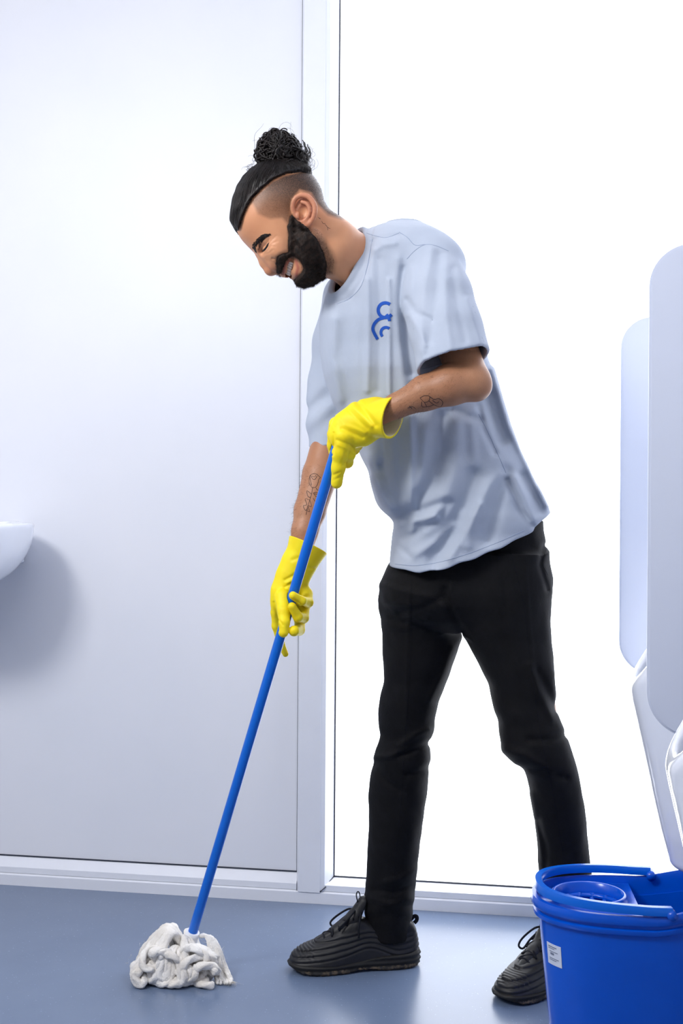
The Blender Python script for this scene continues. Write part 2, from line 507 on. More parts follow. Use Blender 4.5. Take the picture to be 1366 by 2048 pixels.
def room_nets(f, lo, hi, h, **kw):
    """same as nets but the field and box are in the room frame"""
    return nets(f, lo, hi, h, **kw)
for v0, lab in ((1.69, 'nearest white ceramic urinal at the right picture edge'), (2.44, 'white ceramic urinal seen between the two dividers, above the blue bucket')):
    ff = urinal_field(v0)
    V, Q = nets(lambda p: ff(w2c(p)), (0.1, v0 - 0.2, 0.3), (WR + 0.01, v0 + 0.2, 1.2), 0.006)
    t = thing('urinal', lab, 'urinal', (WR, v0, 0.34), 'wall urinals')
    link('bowl', mesh_np('bowl', V - np.array((WR, v0, 0.34)), Q), m_ceram, t)
    g = Buf(); g.tube([(WR, v0, 1.30), (WR - 0.06, v0, 1.30), (WR - 0.06, v0, 1.145)], 0.012, 12)
    link('flush_pipe', shift(g.mesh('flush_pipe'), (WR, v0, 0.34)), m_chrome, t)

# ------------------------------------------------------------------ wash basin at the left edge
BU, BV, BZ = -1.605, 3.02, 1.023
def basin(q):
    u, v, z = q[:, 0] - BU, q[:, 1] - BV, q[:, 2] - BZ
    a = ((np.abs(u) / 0.255) ** 2.6 + (np.abs(v) / 0.23) ** 2.6 + (np.abs(np.minimum(z, 0) / 0.19)) ** 2.1) ** (1 / 2.3)
    o = smax((a - 1) * 0.19, z, 0.012)
    o = smax(o, q[:, 1] - (WV + 0.02), 0.005)
    back = np.maximum(np.maximum(np.abs(u) - 0.15, np.abs(v - 0.19) - 0.06), np.abs(z + 0.06) - 0.055)
    o = smin(o, back, 0.02); o = np.maximum(o, q[:, 1] - (WV + 0.02))
    b = ((np.abs(u) / 0.215) ** 2.3 + (np.abs(v + 0.025) / 0.17) ** 2.3 + (np.abs(z / 0.14)) ** 2) ** (1 / 2.2)
    return smax(o, -(b - 1) * 0.14, 0.012)
V, Q = nets(basin, (BU - .3, BV - .27, BZ - .22), (BU + .3, WV + .03, BZ + .03), 0.006)
t = thing('wash_basin', 'white wall-hung wash basin cut off by the left picture edge', 'basin', (BU, WV, BZ - 0.19))
link('bowl', mesh_np('bowl', V - np.array((BU, WV, BZ - 0.19)), Q), m_ceram, t)
g = Buf(); g.tube(smooth_curve([(BU, BV, BZ - .17), (BU, BV, BZ - .30), (BU, BV + .03, BZ - .34), (BU, BV + .07, BZ - .30), (BU, BV + .1, BZ - .27), (BU, WV + .02, BZ - .27)], 24), 0.017, 12)
link('waste_pipe', shift(g.mesh('waste_pipe'), (BU, WV, BZ - 0.19)), m_chrome, t)
g = Buf(); g.tube(smooth_curve([(BU, BV + .19, BZ - .01), (BU, BV + .19, BZ + .1), (BU, BV + .14, BZ + .13), (BU, BV + .06, BZ + .09)], 16), 0.011, 12)
link('tap', shift(g.mesh('tap'), (BU, WV, BZ - 0.19)), m_chrome, t)

# ------------------------------------------------------------------ mop bucket
m_blue = Mat('blue_bucket_plastic'); m_blue.set(Roughness=0.22, Specular_IOR_Level=0.5, Subsurface_Weight=0.0)
m_blue.l(m_blue.ramp(m_blue.noise(6, 3), [(0.3, srgb(0, 82, 202)), (0.7, srgb(0, 88, 212))]), m_blue.b.inputs['Base Color']); m_blue = m_blue.m
m_label = simple('white_sticker', srgb(214, 220, 236), 0.5)
m_print = simple('grey_print', srgb(120, 128, 150), 0.6)
BKX, BKY = P(1272, 1800, 2.35)[:2]           # bucket centre under the camera axis
BK = c2w(np.array((BKX, BKY, -H)))
BROT = math.radians(4.0)
def bk(x, y, z):
    c, s = math.cos(BROT), math.sin(BROT)
    return np.stack([BK[0] + np.asarray(x) * c - np.asarray(y) * s, BK[1] + np.asarray(x) * s + np.asarray(y) * c, np.asarray(z) + 0 * np.asarray(x)], -1)
def oval(a, b, n=72, p=2.4, x0=0):
    t = np.arange(n) / n * 2 * math.pi
    c, s = np.cos(t), np.sin(t)
    q = (np.abs(c) ** p + np.abs(s) ** p) ** (-1 / p)
    return x0 + a * c * q, b * s * q
BA, BB = 0.196, 0.128
def rim_z(x, h):
    """the rim climbs towards the pouring end at the right"""
    k = np.clip((x / BA - 0.05) / 0.9, 0, 1)
    return h + 0.035 * k * k * (3 - 2 * k)
tb = thing('mop_bucket', 'large blue plastic mop bucket with wringer at bottom right', 'bucket', (BK[0], BK[1], 0))
prof = []   # outer wall up, over the rim, inner wall down
for s, z in ((0.0, 0.006), (0.70, 0.0), (0.78, 0.004), (0.80, 0.02), (0.86, 0.13), (0.915, 0.25), (0.925, 0.293), (0.975, 0.293), (0.995, 0.296), (0.995, 0.303),
             (0.965, 0.306), (0.965, 0.311), (1.005, 0.312), (1.018, 0.315), (1.018, 0.324), (1.005, 0.330), (0.965, 0.331), (0.955, 0.326), (0.95, 0.31), (0.915, 0.24), (0.855, 0.12), (0.79, 0.016), (0.70, 0.010), (0.0, 0.010)):
    x, y = oval(BA * s, BB * s)
    zz = z + (rim_z(x, 0) * np.clip((z - 0.26) / 0.04, 0, 1) if z > 0.26 else 0) + 0 * x
    prof.append(bk(x, y, zz))
g = Buf(); n = 72; Fc = []
for i in range(len(prof) - 1):
    for k in range(n):
        l = (k + 1) % n
        Fc.append((i * n + k, i * n + l, (i + 1) * n + l, (i + 1) * n + k))
g.add(np.concatenate(prof), Fc)
body = link('body', shift(g.mesh('body'), (BK[0], BK[1], 0)), m_blue, tb)
md = body.modifiers.new('edge', 'EDGE_SPLIT'); md.split_angle = math.radians(50)
# wringer plate with a sunken slotted basket
WX, WY, WRR = -0.088, 0.012, 0.066
g = Buf()
nn = 64; t = np.arange(nn) / nn * 2 * math.pi
xo, yo = oval(BA * 0.95, BB * 0.95, nn)
keep_x = np.minimum(xo, 0.002)
ring = [bk(keep_x, yo, 0.316), bk(WX + (WRR + 0.008) * np.cos(t), WY + (WRR + 0.008) * np.sin(t), 0.3155), bk(WX + (WRR + 0.006) * np.cos(t), WY + (WRR + 0.006) * np.sin(t), 0.327),
        bk(WX + (WRR + 0.002) * np.cos(t), WY + (WRR + 0.002) * np.sin(t), 0.330), bk(WX + (WRR - 0.001) * np.cos(t), WY + (WRR - 0.001) * np.sin(t), 0.328), bk(WX + (WRR - 0.003) * np.cos(t), WY + (WRR - 0.003) * np.sin(t), 0.304)]
Fc = []
for i in range(len(ring) - 1):
    for k in range(nn):
        l = (k + 1) % nn
        Fc.append((i * nn + k, i * nn + l, (i + 1) * nn + l, (i + 1) * nn + k))
g.add(np.concatenate(ring), Fc)
wr = link('wringer', shift(g.mesh('wringer'), (BK[0], BK[1], 0)), m_blue, tb)
# basket: vertical bars between two hoops and a slotted floor
g = Buf()
for r, z in ((WRR - 0.006, 0.304), (WRR - 0.014, 0.262), (WRR - 0.026, 0.205)):
    x, y = WX + r * np.cos(t[::2]), WY + r * np.sin(t[::2]); g.tube(bk(x, y, z), 0.006, 6, closed=True)
for k in range(14):
    a = k / 14 * 2 * math.pi
    top = bk(WX + (WRR - 0.005) * math.cos(a), WY + (WRR - 0.005) * math.sin(a), 0.310)
    bot = bk(WX + (WRR - 0.026) * math.cos(a), WY + (WRR - 0.026) * math.sin(a), 0.203)
    g.tube([top, (top + bot) / 2, bot], 0.0062, 6)
xx, yy = WX + (WRR - 0.026) * np.cos(t[::2]), WY + (WRR - 0.026) * np.sin(t[::2])
g.add(np.concatenate([bk(xx, yy, 0.205), bk(xx, yy, 0.199)]), [tuple(range(32)), tuple(range(63, 31, -1))])
link('basket', shift(g.mesh('basket'), (BK[0], BK[1], 0)), m_blue, wr)
# carrying handle lying along the rim, hinged on both long sides
pts = []
for k in range(41):
    a = math.radians(78 + (282 - 78) * k / 40)
    c, s = math.cos(a), math.sin(a); q = (abs(c) ** 2.4 + abs(s) ** 2.4) ** (-1 / 2.4)
    lift = 0.006 * max(0, -c) ** 0.8
    pts.append(bk(BA * 0.975 * c * q + 0.006, BB * 0.985 * s * q, 0.3415 + lift))
pts = np.array(pts)
g = Buf(); V = []
prof2 = [(-0.007, -0.0075), (0.007, -0.0075), (0.0085, 0.0), (0.006, 0.008), (-0.006, 0.008), (-0.0085, 0.0)]
for i, pt in enumerate(pts):
    rad = pt - bk(0.03, 0.0, pt[2]); rad[2] = 0; rad /= np.linalg.norm(rad)
    for a, b in prof2: V.append(pt + rad * a + np.array((0, 0, b)))
Fc = [(i * 6 + k, i * 6 + (k + 1) % 6, (i + 1) * 6 + (k + 1) % 6, (i + 1) * 6 + k) for i in range(40) for k in range(6)] + [tuple(range(5, -1, -1)), tuple(range(240, 246))]
g.add(V, Fc)
m_blue2 = simple('lighter_blue_plastic', srgb(0, 104, 220), 0.25, 0.5, 0.04, 8)
hd = link('handle', shift(g.mesh('handle', True, True), (BK[0], BK[1], 0)), m_blue2, tb, 'lighter blue carrying handle lying on the rim')
md = hd.modifiers.new('edge', 'EDGE_SPLIT'); md.split_angle = math.radians(50)
for s in (-1, 1):
    g = Buf(); pt = pts[0 if s > 0 else -1]
    g.tube([pt + np.array((0.0, -0.016 * s, -0.008)), pt + np.array((0.0, 0.010 * s, -0.006))], 0.009, 14)
    link('hinge', shift(g.mesh('hinge'), (BK[0], BK[1], 0)), m_blue, tb)
# sticker on the left front of the wall with its tiny print
def side(x_ang, z, off):
    s = np.interp(z, (0.02, 0.13, 0.25), (0.80, 0.86, 0.915))
    c, sn = math.cos(x_ang), math.sin(x_ang); q = (abs(c) ** 2.4 + abs(sn) ** 2.4) ** (-1 / 2.4)
    return bk((BA * s + off) * c * q, (BB * s + off) * sn * q, z)
def patch(a0, a1, z0, z1, off, name, mat, parent, label=None):
    g = Buf(); V = []
    for i in range(9):
        for z in (z0, z1):
            for o in (off, off - 0.0006):
                V.append(side(a0 + (a1 - a0) * i / 8, z, o))
    Fc = []
    for i in range(8):
        b = i * 4; Fc += [(b, b + 4, b + 6, b + 2), (b + 1, b + 3, b + 7, b + 5), (b, b + 1, b + 5, b + 4), (b + 2, b + 6, b + 7, b + 3)]
    g.add(V, Fc); return link(name, shift(g.mesh(name, False, True), (BK[0], BK[1], 0)), mat, parent, label)
A0, A1, Z0, Z1 = math.radians(203), math.radians(219), 0.212, 0.252
st = patch(A0, A1, Z0, Z1, 0.0016, 'sticker', m_label, tb, 'small white sticker with faint grey print')
for a, b, z, w in ((.15, .75, .84, .04), (.15, .6, .76, .03), (.25, .8, .62, .03), (.2, .85, .30, .03), (.2, .7, .22, .03), (.3, .55, .48, .1)):
    patch(A0 + (A1 - A0) * a, A0 + (A1 - A0) * b, Z0 + (Z1 - Z0) * z, Z0 + (Z1 - Z0) * (z + w), 0.0021, 'print_line', m_print, st)
# ------------------------------------------------------------------ the man: body
person_loc = c2w(np.array(list(P(930, 1015, 2.72)[:2]) + [-H]))
person = thing('person', 'man in grey-blue t-shirt, black trousers and yellow gloves, bending over a mop', 'person', tuple(person_loc))
def child(name, me, mat, parent=None, label=None, kind=None):
    """mesh given in room coordinates -> part of the person"""
    return link(name, shift(me, person_loc), mat, parent or person, label, kind)

m_skin = Mat('tan_skin'); m_skin.set(Roughness=0.46, Specular_IOR_Level=0.4, Subsurface_Weight=0.12, Subsurface_Scale=0.01)
m_skin.b.inputs['Subsurface Radius'].default_value = (1.0, 0.35, 0.2)
_at = m_skin.n('ShaderNodeAttribute', attribute_name='tint'); _sep = m_skin.n('ShaderNodeSeparateColor')
m_skin.l(_at.outputs['Color'], _sep.inputs[0])
_base = m_skin.ramp(m_skin.noise(14, 4), [(0.3, srgb(208, 150, 112)), (0.7, srgb(196, 135, 98))])
_base = m_skin.mix(m_skin.math('MULTIPLY', _sep.outputs[1], 0.8), _base, srgb(160, 84, 72))
_st = m_skin.ramp(m_skin.noise(900, 2), [(0.42, (0, 0, 0, 1)), (0.56, (1, 1, 1, 1))])
_sf = m_skin.math('MULTIPLY', _sep.outputs[0], m_skin.math('ADD', m_skin.math('MULTIPLY', _st, 0.2), 0.85))
m_skin.l(m_skin.mix(_sf, _base, srgb(20, 15, 14)), m_skin.b.inputs['Base Color'])
m_skin.bump(m_skin.noise(420, 4), 0.12, 0.0006); m_skin = m_skin.m

HD = 2.5
def hp(x, y, l=0.0): return P(x, y, HD - l / 980.0)
def hr(r): return r / 980.0
def mir(f, pts):
    """both sides of the head: lateral offset +l and -l"""
    return [f(pts, 1), f(pts, -1)]
def poly_sd(px, py, poly):
    """signed distance in px, negative inside"""
    d = polydist(px, py, poly + [poly[0]])
    ins = np.zeros(len(px), bool); n = len(poly)
    for i in range(n):
        (x1, y1), (x2, y2) = poly[i], poly[(i + 1) % n]
        if y1 == y2: continue
        c = ((y1 > py) != (y2 > py)) & (px < (x2 - x1) * (py - y1) / (y2 - y1) + x1)
        ins ^= c
    return np.where(ins, -d, d)
def head_px(p):
    """pixel position as if the point lay on the head's middle plane (keeps both sides alike)"""
    q = p.copy(); l = (HD - q[:, 1])
    return 683 + (q[:, 0] * _cr + q[:, 2] * _sr) * 980, 1015 - q[:, 2] * 980 + 0.0068 * (q[:, 0] * 980)
# in this "middle plane" frame, features at lateral l appear a little nearer the picture centre than in the photo
def hq(x, y, l=0.0):
    """photo pixel of a feature at lateral l"""
    return P(x, y, HD - l / 980.0)
SK = rotxz(38)
FACE_F = [([(545, 517), (551, 518), (556, 524), (556, 532)], 2.0, -3.0), ([(556, 516), (564, 509), (573, 508)], 2.4, -2.4), ([(553, 508), (563, 502), (572, 500)], 5.0, 2.0),
          ([(525, 503), (530, 499), (535, 492), (538, 485)], 1.7, -2.6), ([(529, 493), (534, 487), (538, 479)], 1.8, -1.6), ([(524, 498), (529, 493)], 1.8, -1.0), ([(531, 505), (537, 500), (542, 491)], 1.8, -1.2),
          ([(530, 508), (538, 506), (546, 500)], 1.8, -1.1), ([(541, 484), (548, 476), (552, 472)], 1.5, -1.0), ([(543, 488), (551, 484), (556, 482)], 1.5, -1.0), ([(543, 493), (551, 493)], 1.5, -0.8), ([(527, 499), (532, 494), (536, 488)], 2.2, 1.2)]
def head_field(p):
    cr = ell(p, hp(561, 412), (hr(88), hr(74), hr(84)), rotxz(34))          # cranium
    f = cr
    f = smin(f, ell(p, hp(524, 447), (hr(50), hr(56), hr(52))), hr(24))       # forehead
    f = smin(f, ell(p, hp(566, 478), (hr(60), hr(60), hr(56)), rotxz(38)), hr(22))
    f = smin(f, cap(p, hp(528, 497, 26), hp(528, 497, -26), hr(13)), hr(10))  # brow
    f = smin(f, ell(p, hp(560, 512), (hr(34), hr(42), hr(36)), rotxz(38)), hr(16))  # maxilla
    for s in (1, -1):
        f = smin(f, sph(p, hp(556, 496, 38 * s), hr(21)), hr(10))            # cheek raised by the smile
        f = smin(f, cap(p, hp(622, 478, 50 * s), hp(600, 537, 22 * s), hr(20), hr(17)), hr(16))  # jaw
    f = smin(f, sph(p, hp(601, 541, 0), hr(23)), hr(14))                      # chin
    f = smin(f, ell(p, hp(576, 533), (hr(22), hr(30), hr(22))), hr(10))       # muzzle
    # eye sockets
    for s in (1, -1):
        f = smax(f, -ell(p, hp(522, 500, 44 * s), (hr(12), hr(20), hr(7)), rotxz(50)), hr(8))
        f = smin(f, ell(p, hp(537, 498, 30 * s), (hr(11), hr(14), hr(11))), hr(7))      # lids over the eyeball
        f = smin(f, cap(p, hp(521, 491, 22 * s), hp(533, 475, 50 * s), hr(6.0), hr(4.5)), hr(7))       # brow ridge
    # nose
    nose = chain(p, [(hp(522, 509), hr(9.5)), (hp(531, 524), hr(11.5)), (hp(541, 537), hr(13.5))], hr(7))
    nose = smin(nose, sph(p, hp(543, 538), hr(13.5)), hr(4))
    for s in (1, -1):
        nose = smin(nose, sph(p, hp(549, 530, 16 * s), hr(11.0)), hr(3.5))
        nose = smin(nose, cap(p, hp(529, 511, 8 * s), hp(546, 522, 20 * s), hr(8)), hr(9))
    f = smin(f, nose, hr(6))
    for s in (1, -1):
        f = smax(f, -ell(p, hp(554.5, 540, 10 * s), (hr(4.6), hr(3.8), hr(3.6))), hr(2))
    # lips
    up = [(hp(577, 521, 31), hr(2.5)), (hp(569, 533, 22), hr(4.2)), (hp(567, 546, 8), hr(4.8)), (hp(567, 549, 0), hr(4.4)),
          (hp(567, 546, -8), hr(4.8)), (hp(569, 533, -22), hr(4.2)), (hp(577, 521, -31), hr(2.5))]
    lo = [(hp(592, 521, 33), hr(2.5)), (hp(595, 535, 24), hr(5.0)), (hp(592, 550, 10), hr(5.8)), (hp(590, 555, 0), hr(5.8)),
          (hp(592, 550, -10), hr(5.8)), (hp(595, 535, -24), hr(5.0)), (hp(592, 521, -33), hr(2.5))]
    f = smin(f, chain(p, up, hr(2)), hr(4)); f = smin(f, chain(p, lo, hr(2)), hr(4))
    mo = [(hp(585, 519, 36), hr(3.0)), (hp(581, 533, 28), hr(6.4)), (hp(578, 547, 12), hr(7.4)), (hp(578, 552, 0), hr(7.6)),
          (hp(578, 547, -12), hr(7.4)), (hp(581, 533, -28), hr(6.4)), (hp(585, 519, -36), hr(3.0))]
    f = smax(f, -chain(p, mo, hr(2)), hr(2))
    # creases of the smiling face: smile fold, nose wing, lids, crow's feet (same on both sides)
    m = p.copy(); fs = p[:, 1] > HD; m[fs, 1] = 2 * HD - p[fs, 1]
    qx, qy = to_px(m); o = 0
    for pts, w, h in FACE_F: o = o + h * np.exp(-(polydist(qx, qy, pts) / w) ** 2)
    f = f - hr(0.5) * o * np.clip((np.abs(p[:, 1] - HD) - hr(4)) / hr(8), 0, 1) * np.exp(-(np.maximum(f, 0) / hr(8)) ** 2)
    # ears
    for s in (1, -1):
        e = ell(p, hp(609, 421, 74 * s), (hr(19), hr(9), hr(29)), rotxz(-14) )
        e = smax(e, -ell(p, hp(606, 424, 88 * s), (hr(13), hr(13), hr(20)), rotxz(-14)), hr(4))
        hx = [(590, 431, 78), (585, 415, 82), (589, 399, 85), (602, 391, 87), (617, 394, 89), (628, 408, 90), (630, 424, 89), (625, 440, 84), (617, 450, 78)]
        hx = smooth_curve(hx, 22)
        e = smin(e, chain(p, [(hp(a, b, c * s), hr(4.8)) for a, b, c in hx], hr(1)), hr(3.5))
        an = smooth_curve([(604, 404, 84), (614, 408, 86), (620, 420, 86), (616, 434, 83), (608, 441, 80)], 10)
        e = smin(e, chain(p, [(hp(a, b, c * s), hr(3.6)) for a, b, c in an], hr(1)), hr(3))
        e = smin(e, ell(p, hp(596, 431, 81 * s), (hr(5), hr(4), hr(7))), hr(3))
        e = smin(e, ell(p, hp(614, 446, 79 * s), (hr(9), hr(5), hr(9))), hr(4))
        e = smax(e, -ell(p, hp(604, 431, 84 * s), (hr(5), hr(9), hr(7))), hr(3))
        f = smin(f, e, hr(4))
    return f
def neck_field(p):
    f = chain(p, [(hp(618, 458), hr(56)), (P(662, 494, 2.51), hr(56)), (P(718, 527, 2.56), hr(53)), (P(772, 590, 2.62), 0.07)], hr(20))
    f = smin(f, cap(p, hp(612, 478, 58), P(694, 556, 2.51), hr(11), hr(10)), hr(16))   # neck muscle down to the collar bone
    f = smin(f, sph(p, P(655, 530, 2.50), hr(10)), hr(16))
    return f
SN, SF = P(862, 548, 2.53), P(700, 616, 2.755)          # near and far shoulder joints
near_arm = [(SN, 0.046), (P(900, 660, 2.465), 0.041), (P(938, 755, 2.412), 0.0385)]
near_fore = [(P(942, 764, 2.40), 0.037), (P(900, 770, 2.40), 0.040), (P(850, 786, 2.41), 0.0345), (P(795, 811, 2.43), 0.0245), (P(745, 834, 2.46), 0.023)]
far_arm = [(SF, 0.046), (P(677, 760, 2.745), 0.040), (P(659, 872, 2.72), 0.037)]
far_fore = [(P(656, 890, 2.72), 0.0375), (P(641, 950, 2.70), 0.039), (P(620, 1022, 2.67), 0.034), (P(610, 1062, 2.655), 0.0285), (P(598, 1125, 2.64), 0.022)]
def limbs_field(p):
    f = chain(p, near_arm, 0.012)
    f = smin(f, chain(p, near_fore, 0.008), 0.012)
    f = smin(f, sph(p, P(957, 775, 2.40), 0.022), 0.02)      # elbow bone
    g = smin(chain(p, far_arm, 0.012), chain(p, far_fore, 0.008), 0.012)
    f = np.minimum(f, g)
    f = smin(f, cap(p, SN, SF, 0.05), 0.04)
    tor = chain(p, [(P(795, 600, 2.62), 0.105), (P(830, 800, 2.66), 0.115), (P(915, 1040, 2.70), 0.10), (P(930, 1150, 2.72), 0.12)], 0.05)
    f = smin(f, tor, 0.05)
    f = smin(f, chain(p, [(P(850, 1200, 2.77), 0.085), (P(806, 1490, 2.82), 0.048), (P(795, 1600, 2.85), 0.047), (P(780, 1830, 2.885), 0.030)], 0.02), 0.04)
    f = smin(f, chain(p, [(P(1010, 1200, 2.68), 0.08), (P(1078, 1485, 2.66), 0.046), (P(1113, 1600, 2.70), 0.042), (P(1134, 1850, 2.775), 0.030)], 0.02), 0.04)
    f = smin(f, chain(p, [(P(718, 527, 2.56), hr(50)), (P(775, 595, 2.62), 0.085)], 0.02), 0.03)
    return f
SHAVE = [(490, 404), (512, 384), (540, 360), (575, 343), (620, 336), (645, 345), (672, 390), (697, 438), (682, 438), (656, 430), (636, 410), (622, 386), (600, 380),
         (584, 398), (580, 428), (575, 448), (564, 436), (540, 438), (516, 428), (506, 408)]
BEARD = [(586, 428), (577, 432), (575, 452), (577, 482), (577, 506), (566, 508), (555, 513), (552, 527), (555, 545), (563, 547), (568, 530), (574, 519), (586, 516), (594, 522), (604, 530), (607, 541), (598, 549),
         (587, 558), (596, 578), (622, 584), (644, 566), (650, 540), (644, 505), (628, 470), (604, 448), (592, 438)]
NECKFADE = [(630, 462), (650, 482), (664, 505), (670, 525), (665, 548), (640, 552), (630, 500)]
def body_tint(V):
    px, py = to_px(V)
    c = np.zeros((len(V), 3))
    head = (py < 590) & (px < 720)
    sd = poly_sd(px, py, SHAVE)
    lat = V[:, 1]
    dens = np.clip(0.5 - sd / 7.0, 0, 1) * np.interp(py - 0.35 * (px - 560), (345, 385, 440), (0.97, 0.85, 0.45))
    # part line: a thin skin-coloured gap under the long hair
    pl = polydist(px, py, [(500, 402), (520, 384), (545, 362), (570, 350), (600, 343)])
    dens *= 1 - 0.75 * np.exp(-(pl / 2.2) ** 2)
    bd = poly_sd(px, py, BEARD)
    b2 = np.clip(0.5 - bd / 6.0, 0, 1) * 0.9
    nf = np.clip(0.5 - poly_sd(px, py, NECKFADE) / 14.0, 0, 1) * 0.6
    ear = poly_sd(px, py, [(583, 412), (590, 392), (607, 386), (624, 392), (634, 412), (632, 432), (620, 456), (606, 448), (590, 438)]) < 1
    dens = np.maximum(np.maximum(dens, b2), nf)
    dens[ear & (V[:, 1] < HD - hr(60))] = 0
    c[:, 0] = np.where(head, dens, 0)
    lip = np.minimum(polydist(px, py, [(578, 521), (569, 533), (567, 548)]), polydist(px, py, [(592, 521), (596, 536), (592, 553)]))
    c[:, 1] = np.where(head, np.clip(1.3 - lip / 4.0, 0, 1) + 0.35 * np.exp(-(np.hypot(px - 543, py - 540) / 14) ** 2) + 0.5 * ear * (np.hypot(px - 606, py - 425) > 10), 0)
    arm = (py > 700)
    c[:, 0] = np.where(arm, np.where(px > 700, 0.38, 0.30), c[:, 0])  # arm hair and shade on the arms, painted in as a darker tone
    return np.clip(c, 0, 1)
def headneck(p): return smax(smin(head_field(p), neck_field(p), hr(14)), (p - P(735, 560, 2.56)) @ np.array((0.75, 0, -0.66)) - 0.03, 0.005)
V1, Q1 = nets(headneck, P(440, 620, HD) - (0, .16, 0), P(800, 300, HD) + (0, .22, 0), 0.0017)
V2, Q2 = nets(limbs_field, P(560, 1900, 2.7) - (0, .45, 0), P(1180, 430, 2.7) + (0, .35, 0), 0.0034)
Vb = np.concatenate([V1, V2]); Qb = np.concatenate([Q1, Q2 + len(V1)])
me = mesh_np('body', c2w(Vb), Qb); set_col(me, 'tint', body_tint(Vb))
body_bvh = BVHTree.FromPolygons(c2w(Vb).tolist(), Qb.tolist())
body_obj = child('body', me, m_skin)

# ------------------------------------------------------------------ helpers that lay lines and hairs on a surface
def ray_surface(bvh, px, py):
    """room-frame point and normal of the surface seen at a photo pixel"""
    o = c2w(np.zeros(3)); t = c2w(P(px, py, 1.0)) - o
    h = bvh.ray_cast(Vector(o), Vector(t).normalized())
    return (np.array(h[0]), np.array(h[1])) if h[0] is not None else (None, None)
def surface_line(buf, bvh, pts, r, n=None, lift=0.0, sides=6, smooth=True):
    n = n or max(4, int(sum(math.dist(a, b) for a, b in zip(pts[:-1], pts[1:])) / 2.5))
    c = smooth_curve([(a, b, 0) for a, b in pts], n) if smooth else np.array([(a, b, 0) for a, b in pts])
    out = []
    for x, y, _ in c:
        q, nn = ray_surface(bvh, x, y)
        if q is not None: out.append(q + nn * lift)
    if len(out) > 2: buf.tube(out, r, sides)
def surface_band(buf, bvh, pts, w, lift=0.0008, n=None):
    """flat printed ribbon of width w px following the surface"""
    n = n or max(5, int(sum(math.dist(a, b) for a, b in zip(pts[:-1], pts[1:])) / 2))
    c = smooth_curve([(a, b, 0) for a, b in pts], n)[:, :2]
    t = np.gradient(c, axis=0); t /= np.linalg.norm(t, axis=1)[:, None]; nrm = np.stack([-t[:, 1], t[:, 0]], 1)
    V = []
    for q, m in zip(c, nrm):
        for k in (-1, -0.33, 0.33, 1):
            s, nn = ray_surface(bvh, *(q + m * w / 2 * k)); V.append(s + nn * lift)
    V = np.array(V); buf.add(V, [(i * 4 + k, i * 4 + k + 1, i * 4 + k + 5, i * 4 + k + 4) for i in range(n - 1) for k in range(3)])
def hair_mesh(name, paths, r0, r1=0.00002):
    """paths (N, S, 3) -> thin three-sided tapered tubes, vectorised"""
    paths = np.asarray(paths, float); N, S, _ = paths.shape
    T = np.gradient(paths, axis=1); T /= np.linalg.norm(T, axis=2)[..., None] + 1e-12
    A = np.cross(T, np.array((0.31, 0.87, 0.38))); A /= np.linalg.norm(A, axis=2)[..., None] + 1e-12
    B = np.cross(T, A); rr = np.linspace(r0, r1, S)[None, :, None]
    V = np.stack([paths + rr * (math.cos(a) * A + math.sin(a) * B) for a in (0, 2.094, 4.189)], 2)   # N,S,3,3
    base = (np.arange(N) * S * 3)[:, None, None] + (np.arange(S - 1) * 3)[None, :, None]
    k = np.arange(3); k2 = (k + 1) % 3
    Q = np.stack([base + k, base + k2, base + 3 + k2, base + 3 + k], -1).reshape(-1, 4)
    return mesh_np(name, V.reshape(-1, 3), Q)
def samples(V, Q, mask, n, rng):
    """random points on the masked vertices with normals"""
    tri = V[Q]; nr = np.cross(tri[:, 2] - tri[:, 0], tri[:, 3] - tri[:, 1]); nr /= np.linalg.norm(nr, axis=1)[:, None] + 1e-12
    c = tri.mean(1); ok = np.where(mask(c))[0]
    i = rng.choice(ok, n); w = rng.rand(n, 4); w /= w.sum(1)[:, None]
    return (tri[i] * w[..., None]).sum(1), nr[i]
m_teeth = simple('ivory_teeth', srgb(238, 228, 214), 0.25, 0.5, 0.03, 300)
g = Buf()
arc = smooth_curve([(579, 523, 29), (576, 532, 23), (573.5, 543, 12), (573, 547, 0), (573.5, 543, -12), (576, 532, -23), (579, 523, -29)], 15)
for i in range(14):
    a = (arc[i] + arc[i + 1]) / 2
    ctr = c2w(hp(a[0] + 3.5, a[1] + 1, a[2] + 1)); nxt = c2w(hp(*arc[i + 1])) - c2w(hp(*arc[i]))
    w = np.linalg.norm(nxt); nxt /= w
    upv = c2w(hp(a[0] + 9.5, a[1] + 5, a[2])) - c2w(hp(a[0] - 1.5, a[1] - 0, a[2])); L = np.linalg.norm(upv); upv /= L
    out = np.cross(nxt, upv)
    import bmesh
    bm = bmesh.new(); bmesh.ops.create_icosphere(bm, subdivisions=2, radius=1)
    VV = np.array([v.co[:] for v in bm.verts]); VV = np.sign(VV) * np.abs(VV) ** 0.7
    FF = [tuple(v.index for v in f.verts) for f in bm.faces]; bm.free()
    g.add(ctr + VV[:, :1] * nxt * w * 0.52 + VV[:, 1:2] * upv * L * 0.52 + VV[:, 2:3] * out * 0.003, FF)
child('teeth', g.mesh('teeth'), m_teeth)
